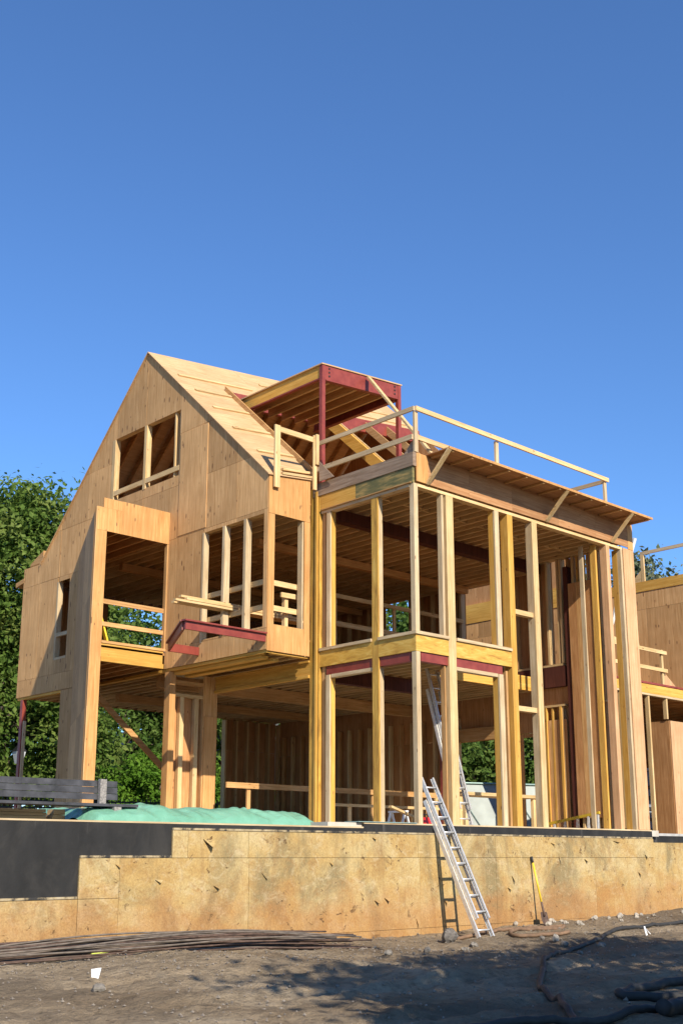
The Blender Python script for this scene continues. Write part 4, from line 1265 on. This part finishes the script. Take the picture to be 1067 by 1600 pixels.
TZ = TZ - 0.05 * np.clip(0.25 - fold, 0, 1) / 0.25 * e + (vnoise(TX, TY, 2.3, 8) - 0.5) * 0.03 * e + (vnoise(TX, TY, 7, 9) - 0.5) * 0.035
TZ += 0.04 * np.exp(-((TX + 4.65 + 0.35 * (TY - 1)) / 0.06) ** 2) * e + 0.03 * np.exp(-((TX + 3.3 - 0.2 * (TY - 1)) / 0.05) ** 2) * e
tv = np.stack([TX, TY, TZ], -1).reshape(-1, 3)
n2 = len(ty)
tf = [(i * n2 + j, (i + 1) * n2 + j, (i + 1) * n2 + j + 1, i * n2 + j + 1) for i in range(len(tx) - 1) for j in range(n2 - 1)]
tp = mk('tarpaulin', tv, tf, 'tarp', None, True)
tag(tp, 'green tarpaulin draped over a low stack on the terrace', 'tarpaulin')

# ------------------------------------------------------------------ things inside the house
def gboard(name, p0, p1, w, h, label, cat='board', mat='lumX', group=None, up=(0, 0, 1)):
    o = beam(name, p0, p1, w, h, mat, None, up)
    return tag(o, label, cat, group)
# plank bundle sticking out of the second floor window
for i in range(5):
    o = box('plank', -2.62 + 0.12 * (i % 2) + 0.05 * i, 1.1 - 0.15 * i, 4.02 + 0.10 * (i % 3), 4.02 + 0.10 * (i % 3) + 0.09, 6.485 + 0.055 * (i // 3) + (0.06 if i == 4 else 0), 6.53 + 0.055 * (i // 3) + (0.06 if i == 4 else 0), 'lumX')
    tag(o, 'long pale plank lying through the window below the gable', 'plank', 'planks lying through the window')
tr = empty('low_guard_rail', (3.2, 5.4, F0)); tag(tr, 'low timber guard rail across the ground floor', 'guard rail')
box('rail', -0.2, 6.6, 5.38, 5.42, 2.98, 3.10, 'redX', tr)
box('rail', 1.6, 6.2, 4.30, 4.34, 2.62, 2.68, 'lumX', tr)
for xx in (0.4, 2.2, 4.2, 6.2):
    box('post', xx, xx + 0.09, 5.425, 5.47, F0, 3.05, 'redZ', tr)
for xx in (2.4, 5.0):
    box('post', xx, xx + 0.09, 4.345, 4.39, F0, 2.66, 'lumZ', tr)
wb = empty('work_bench', (5.2, 2.6, F0)); tag(wb, 'rough timber work bench inside the corner tower', 'bench')
box('top', 3.9, 6.6, 2.3, 2.9, 2.86, 2.93, 'lumX', wb)
for xx in (4.0, 6.4):
    for yy in (2.34, 2.78):
        box('leg', xx, xx + 0.09, yy, yy + 0.08, F0, 2.858, 'lumZ', wb)
sh = empty('saw_horse', (1.9, 2.2, F0)); tag(sh, 'small white A shaped saw horse on the floor slab', 'saw horse')
for s in (-1, 1):
    for yy in (2.0, 2.4):
        beam('leg', (1.75 + s * 0.12, yy, F0), (1.75 + s * 0.02, yy, F0 + 0.30), 0.045, 0.03, 'whitep', sh)
box('top_bar', 1.71, 1.79, 1.95, 2.45, F0 + 0.302, F0 + 0.34, 'whitep', sh)
rc = empty('red_tool_case', (1.05, 0.62, F0)); tag(rc, 'red plastic tool case on the slab beside the corner post', 'tool case')
mk('body', [(0.72, 0.55, F0), (1.08, 0.55, F0), (1.08, 0.78, F0), (0.72, 0.78, F0), (0.76, 0.58, F0 + 0.15), (1.04, 0.58, F0 + 0.15), (1.04, 0.75, F0 + 0.15), (0.76, 0.75, F0 + 0.15)], BF, 'redp', rc)
tube('carry_handle', smoothline([(0.82, 0.665, F0 + 0.15), (0.84, 0.665, F0 + 0.20), (0.96, 0.665, F0 + 0.20), (0.98, 0.665, F0 + 0.15)], 4), 0.012, 'darkm', rc, 6)
gboard('offcut', (0.9, 1.6, 2.50), (2.0, 1.5, 2.16), 0.10, 0.04, 'pale board propped at a slant on the tower floor')
gboard('offcut', (0.6, 1.1, 2.14), (2.2, 1.2, 2.14), 0.20, 0.04, 'brown board lying flat on the tower floor', 'board', 'redX')
gs = box('flashing_sheet', -1.55, -0.1, -0.055, 0.30, 2.124, 2.136, 'galv')
tag(gs, 'thin grey metal sheet lying on the slab edge left of the ladder', 'metal sheet')
# trestle on the hall floor
te = empty('work_trestle', (7.0, 1.6, F0)); tag(te, 'yellow railed metal trestle inside the tall opening at right', 'trestle')
beam('top_bar', (7.0, 2.75, F0 + 0.12), (7.0, 0.95, F0 + 0.40), 0.06, 0.06, 'yellowd', te)
for yy, zt in ((1.0, 0.37), (1.25, 0.33), (1.55, 0.28), (1.9, 0.22), (2.2, 0.17)):
    beam('leg', (6.9, yy - 0.04, F0), (6.99, yy, F0 + zt), 0.045, 0.03, 'alu', te, (1, 0, 0))
    beam('leg', (7.1, yy + 0.06, F0), (7.01, yy, F0 + zt), 0.045, 0.03, 'alu', te, (1, 0, 0))
# interior guard rails on the second floor
ir = empty('upper_guard_rail', (4.5, 5.2, 5.86)); tag(ir, 'pale timber guard rail on the second floor inside the tower', 'guard rail')
box('rail', 2.2, 7.2, 5.00, 5.04, 7.50, 7.60, 'lumX', ir)
box('rail', 2.2, 7.2, 5.00, 5.04, 6.82, 6.94, 'lumX', ir)
for xx in (2.6, 4.6, 6.7):
    box('post', xx, xx + 0.09, 5.045, 5.09, 5.87, 7.6, 'lumZ', ir)

# ------------------------------------------------------------------ trees
def tree(name, base, height, blobs, nclump, nleaf, leaf, mat, label, cat='tree', group=None, clr=0.55, trunk_r=0.25, seed=1, trunk_top=None, tmat='bark'):
    rg = np.random.default_rng(seed)
    root = empty(name, base)
    tag(root, label, cat, group)
    b = np.array(base, float)
    cts = []
    wts = np.array([bl_[3] * bl_[4] * bl_[5] for bl_ in blobs]); wts = wts / wts.sum()
    for _ in range(nclump):
        q = blobs[rg.choice(len(blobs), p=wts)]
        d = rg.normal(size=3); d /= np.linalg.norm(d)
        r = rg.uniform(0.25, 1.0) ** 0.45
        cts.append(b + np.array(q[:3]) + d * r * np.array(q[3:6]))
    cts = np.array(cts)
    N = nclump * nleaf
    C = np.repeat(cts, nleaf, 0)
    csz = np.repeat(rg.uniform(0.6, 1.25, nclump), nleaf)[:, None]
    off = rg.normal(size=(N, 3)) * clr * csz * np.array([1, 1, 0.62])
    P = C + off
    # leaf orientation: roughly facing outwards and up
    nrm = off / (np.linalg.norm(off, axis=1, keepdims=True) + 1e-6) * 0.6 + np.array([0, 0, 0.5]) + rg.normal(size=(N, 3)) * 0.55
    nrm /= np.linalg.norm(nrm, axis=1, keepdims=True)
    tdir = np.cross(nrm, rg.normal(size=(N, 3))); tdir /= np.linalg.norm(tdir, axis=1, keepdims=True) + 1e-9
    bd = np.cross(nrm, tdir)
    s = rg.uniform(0.6, 1.3, (N, 1)) * leaf
    A = P - tdir * s * 0.62; Bq = P + bd * s * 0.34 + nrm * s * 0.06; Cq = P + tdir * s * 0.62; Dq = P - bd * s * 0.34 + nrm * s * 0.06
    V = np.stack([A, Bq, Cq, Dq], 1).reshape(-1, 3) - b
    m_ = bpy.data.meshes.new('crown')
    m_.vertices.add(len(V)); m_.vertices.foreach_set('co', V.ravel())
    idx = np.arange(len(V), dtype=np.int32)
    m_.loops.add(len(V)); m_.loops.foreach_set('vertex_index', idx)
    m_.polygons.add(N); m_.polygons.foreach_set('loop_start', np.arange(0, len(V), 4, dtype=np.int32))
    m_.update(); m_.validate()
    o = _link('crown', m_, base, mat, root)
    # trunk with limbs
    rr = random.Random(seed)
    tt = trunk_top or height * 0.62
    parts = []
    pts = [(b[0] + 0.12 * math.sin(k * 1.3 + seed), b[1] + 0.12 * math.cos(k * 1.7 + seed), b[2] - 0.15 + tt * k / 6) for k in range(7)]
    parts.append(tubev(pts, [trunk_r * (1.25 if k == 0 else 1 - 0.11 * k) for k in range(7)], 9))
    for i in range(min(16, max(5, nclump // 8))):
        c = cts[rr.randrange(len(cts))]
        k = rr.randrange(2, 7)
        p0 = np.array(pts[k]); 
        mid = (p0 + c) / 2 + np.array([0, 0, -0.25 + 0.3 * rr.random()])
        parts.append(tubev(smoothline([p0, mid, c], 3), [trunk_r * (0.42 - 0.05 * q) for q in range(7)], 5))
    V_, F_ = merge(parts)
    mk('trunk', V_, F_, tmat, root, True)
    return root

G0 = 1.98
tree('broadleaf_tree', (4.6, 24.6, G0), 14.5, [(0, 0, 9.5, 2.6, 2.6, 4.2), (-1.8, 0.9, 8.0, 2.2, 2.2, 4.0), (1.8, -0.9, 9.0, 2.2, 2.2, 4.0), (0, 0, 4.2, 4.2, 3.0, 2.6), (-3.0, 1.2, 5.5, 2.2, 2.0, 3.5)],
     420, 190, 0.19, 'leaf', 'tall leafy green tree rising beside the left end of the gable', 'tree', None, 0.60, 0.32, 2)
tree('broadleaf_tree', (14.6, 32.5, G0), 12.5, [(0, 0, 8.0, 3.4, 3.4, 3.6), (-3.4, 2.5, 7.0, 3.0, 3.0, 3.6), (3.2, -2.4, 7.0, 3.0, 3.0, 3.8), (0, 0, 3.0, 5.0, 4.0, 2.2)],
     260, 150, 0.24, 'leafd', 'dark leafy tree seen through the open triangular bay', 'tree', None, 0.65, 0.3, 3)
tree('broadleaf_tree', (20.4, 20.5, G0), 12, [(0, 0, 7.4, 3.0, 3.0, 3.2), (-1.6, 1.2, 5.2, 2.6, 2.6, 2.6), (1.4, -1.2, 4.6, 2.4, 2.4, 2.0)],
     120, 110, 0.26, 'leafd', 'leafy tree glimpsed through the upper tower opening', 'tree', None, 0.6, 0.25, 4)
tree('broadleaf_tree', (30.2, 23.6, G0), 9, [(0, 0, 4.6, 3.4, 3.4, 2.6), (2.5, -2.0, 3.8, 2.6, 2.6, 2.4), (-2.6, 2.0, 3.6, 2.6, 2.6, 2.2)],
     140, 110, 0.28, 'leafd', 'dark green tree behind the grey site fence', 'tree', None, 0.6, 0.25, 5)
tree('pale_tree', (33.0, 20.6, G0), 15, [(0, 0, 11.2, 2.8, 2.8, 2.9), (1.6, -1.6, 9.0, 2.4, 2.4, 2.6)],
     95, 120, 0.25, 'leafp', 'pale leaved tree top seen through the gap below the flat roof', 'tree', None, 0.6, 0.25, 6)
tree('pale_tree', (35.2, 17.2, G0), 15.2, [(0, 0, 11.6, 2.9, 2.9, 2.9), (2.0, -1.8, 10.2, 2.2, 2.2, 2.6)],
     95, 120, 0.25, 'leafp', 'pale leaved tree top above the plywood wall at right', 'tree', None, 0.6, 0.25, 7)
# clipped conifers behind the porch
for i, (x, y, h, w_, lb) in enumerate(((10.6, 27.6, 3.3, 1.5, 'clipped green conifer left of the black iron fence panel'), (12.6, 26.6, 4.1, 1.6, 'clipped green conifer in front of the grey neighbour house'),
                                  (14.6, 25.6, 3.7, 1.5, 'clipped green conifer partly hidden by the porch post'), (17.6, 22.2, 4.3, 1.4, 'green conifer beside the salmon house wall'))):
    tree('conifer_shrub', (x, y, G0), h + 0.4, [(0, 0, h * 0.45, w_, w_, h * 0.52)], 80, 140, 0.15, 'leafh', lb, 'shrub', None, 0.25, 0.09, 30 + i)
# street trees on the sun side, outside the picture, whose shade falls on the soil
tree('street_tree', (-4.9, -13.2, 0.15), 8.0, [(0, 0, 5.7, 1.5, 1.4, 1.3), (-1.0, 0.2, 4.8, 1.1, 1.0, 1.0)], 34, 130, 0.20, 'leaf', 'street tree right of the camera shading the bare soil', 'tree', None, 0.50, 0.20, 41, 5.0)
tree('street_tree', (-1.6, -11.6, 0.15), 7.0, [(0, 0, 4.7, 1.6, 1.3, 0.9)], 26, 130, 0.20, 'leaf', 'small street tree shading the right part of the soil', 'tree', None, 0.48, 0.16, 42, 4.2)
tree('street_tree', (-8.6, -14.6, 0.15), 7.4, [(0, 0, 4.7, 1.4, 1.3, 1.0)], 26, 130, 0.20, 'leaf', 'street tree close beside the camera position', 'tree', None, 0.48, 0.18, 43, 4.2)

tree('street_tree', (-8.3, -15.6, 0.15), 9.2, [(0, 0, 6.9, 1.6, 1.4, 0.9)], 22, 120, 0.20, 'leaf', 'tall slim street tree nearest the camera position', 'tree', None, 0.46, 0.18, 44, 6.2)

# ------------------------------------------------------------------ background houses, fences, lamp
NH = empty('neighbour_house', (22, 38, G0)); tag(NH, 'grey neighbour house with pale eave behind the conifers', 'house')
box('wall', 18.4, 26, 34.6, 42, G0, 8.0, 'gwall', NH)
prism('roof', [(16.6, 33.2, 8.05), (26.5, 33.2, 8.05), (26.5, 38.3, 11.2), (16.6, 38.3, 11.2)], (0, 0, 0.2), 'rooft', NH)
box('eave', 16.5, 26.5, 33.0, 34.58, 7.82, 8.04, 'gtrim', NH)
wn_ = box('window', 18.9, 20.2, 34.52, 34.598, 4.2, 6.9, 'whitep', NH)
box('pane', 19.0, 20.1, 34.50, 34.519, 4.3, 6.8, 'glassy', wn_)
SHS = empty('salmon_house', (25, 30, G0)); tag(SHS, 'salmon and grey neighbour house seen between tower and porch', 'house')
box('wall', 21.4, 30, 26.2, 34, G0, 9.5, 'pink', SHS)
box('side_bay', 20.1, 21.38, 27.0, 33, G0, 9.2, 'gwall', SHS)
w2 = box('window', 20.2, 21.2, 26.90, 26.998, 5.6, 8.4, 'whitep', SHS)
box('pane', 20.3, 21.1, 26.88, 26.899, 5.7, 8.3, 'glassy', w2)
box('roof', 19.8, 30.4, 25.8, 34.4, 9.52, 9.9, 'rooft', SHS)
CH = empty('cream_house', (40, 32, G0)); tag(CH, 'cream neighbour house behind the tree at the back', 'house')
box('wall', 35, 44, 29, 36, G0, 10.5, 'cream', CH)
w3_ = box('window', 36.6, 38.4, 28.92, 28.998, 5.2, 8.2, 'whitep', CH)
box('pane', 36.75, 38.25, 28.90, 28.919, 5.35, 8.05, 'glassy', w3_)
box('roof', 34.6, 44.4, 28.6, 36.4, 10.52, 10.9, 'rooft', CH)
SF = empty('site_fence', (17, 12, G0)); tag(SF, 'grey fabric covered site fence behind the ground floor opening', 'fence')
fa, fb = Vector((11.5, 14.6, 0)), Vector((24.0, 9.6, 0))
fd = (fb - fa).normalized(); fl = (fb - fa).length
prism('fabric', [(fa.x, fa.y, G0 + 0.55), (fb.x, fb.y, G0 + 0.55), (fb.x, fb.y, 4.05), (fa.x, fa.y, 4.05)], (0.01, 0.02, 0), 'mesh', SF)
prism('kick_board', [(fa.x, fa.y, G0), (fb.x, fb.y, G0), (fb.x, fb.y, G0 + 0.54), (fa.x, fa.y, G0 + 0.54)], (0.03, 0.06, 0), 'tim', SF)
tube('top_pipe', [(fa.x, fa.y - 0.03, 4.08), (fb.x, fb.y - 0.03, 4.08)], 0.035, 'galv', SF, 6)
for k in range(7):
    p = fa + fd * (fl * k / 6)
    tube('post', [(p.x, p.y - 0.05, G0), (p.x, p.y - 0.05, 4.07)], 0.03, 'galv', SF, 6)
    if k < 6:
        q = fa + fd * (fl * (k + 0.45) / 6)
        tube('brace', [(p.x, p.y - 0.04, 4.0), (q.x, q.y - 0.04, G0 + 0.6)], 0.015, 'galv', SF, 5)
IF = empty('iron_fence', (6.5, 16.8, G0)); tag(IF, 'low black iron railing in front of the conifers', 'fence')
pa, pb = Vector((1.0, 19.2, 0)), Vector((9.5, 16.0, 0))
for z in (G0 + 0.25, G0 + 1.05, G0 + 1.25):
    beam('rail', (pa.x, pa.y, z), (pb.x, pb.y, z), 0.03, 0.045, 'iron', IF)
for k in range(66):
    p = pa + (pb - pa) * (k / 65)
    box('bar', p.x - 0.011, p.x + 0.011, p.y - 0.011, p.y + 0.011, G0, G0 + 1.36, 'iron', IF)
LP = empty('street_lamp', (3.7, 22.0, G0)); LP.scale = (0.6, 0.6, 0.75); tag(LP, 'old fashioned street lamp behind the red steel post', 'lamp')
tube('pole', [(3.7, 22.0, G0), (3.7, 22.0, 5.5)], 0.06, 'iron', LP, 8)
mk('lantern', [(3.55, 21.85, 5.5), (3.85, 21.85, 5.5), (3.85, 22.15, 5.5), (3.55, 22.15, 5.5), (3.42, 21.72, 6.05), (3.98, 21.72, 6.05), (3.98, 22.28, 6.05), (3.42, 22.28, 6.05)], BF, 'gtrim', LP)
mk('cap', [(3.38, 21.68, 6.06), (4.02, 21.68, 6.06), (4.02, 22.32, 6.06), (3.38, 22.32, 6.06), (3.66, 21.96, 6.4), (3.74, 21.96, 6.4), (3.74, 22.04, 6.4), (3.66, 22.04, 6.4)], BF, 'iron', LP)
PC = empty('parked_car', (3.0, 25.5, G0)); tag(PC, 'white parked car glimpsed under the far trees', 'car')
mk('body', [(1.0, 26.6, G0 + 0.35), (4.9, 24.6, G0 + 0.35), (5.7, 26.2, G0 + 0.35), (1.8, 28.2, G0 + 0.35), (1.0, 26.6, G0 + 0.95), (4.9, 24.6, G0 + 0.95), (5.7, 26.2, G0 + 0.95), (1.8, 28.2, G0 + 0.95)], BF, 'whitep', PC)
mk('cabin', [(1.9, 26.2, G0 + 0.952), (4.2, 25.0, G0 + 0.952), (4.9, 26.4, G0 + 0.952), (2.6, 27.6, G0 + 0.952), (2.4, 26.1, G0 + 1.45), (3.7, 25.4, G0 + 1.45), (4.3, 26.6, G0 + 1.45), (3.0, 27.3, G0 + 1.45)], BF, 'glassy', PC)
for (wx, wy) in ((1.7, 26.15), (4.1, 24.9), (2.5, 27.9), (4.9, 26.6)):
    tube('wheel', [(wx - 0.06, wy - 0.1, G0 + 0.33), (wx + 0.06, wy + 0.1, G0 + 0.33)], 0.33, 'hose', PC, 14)
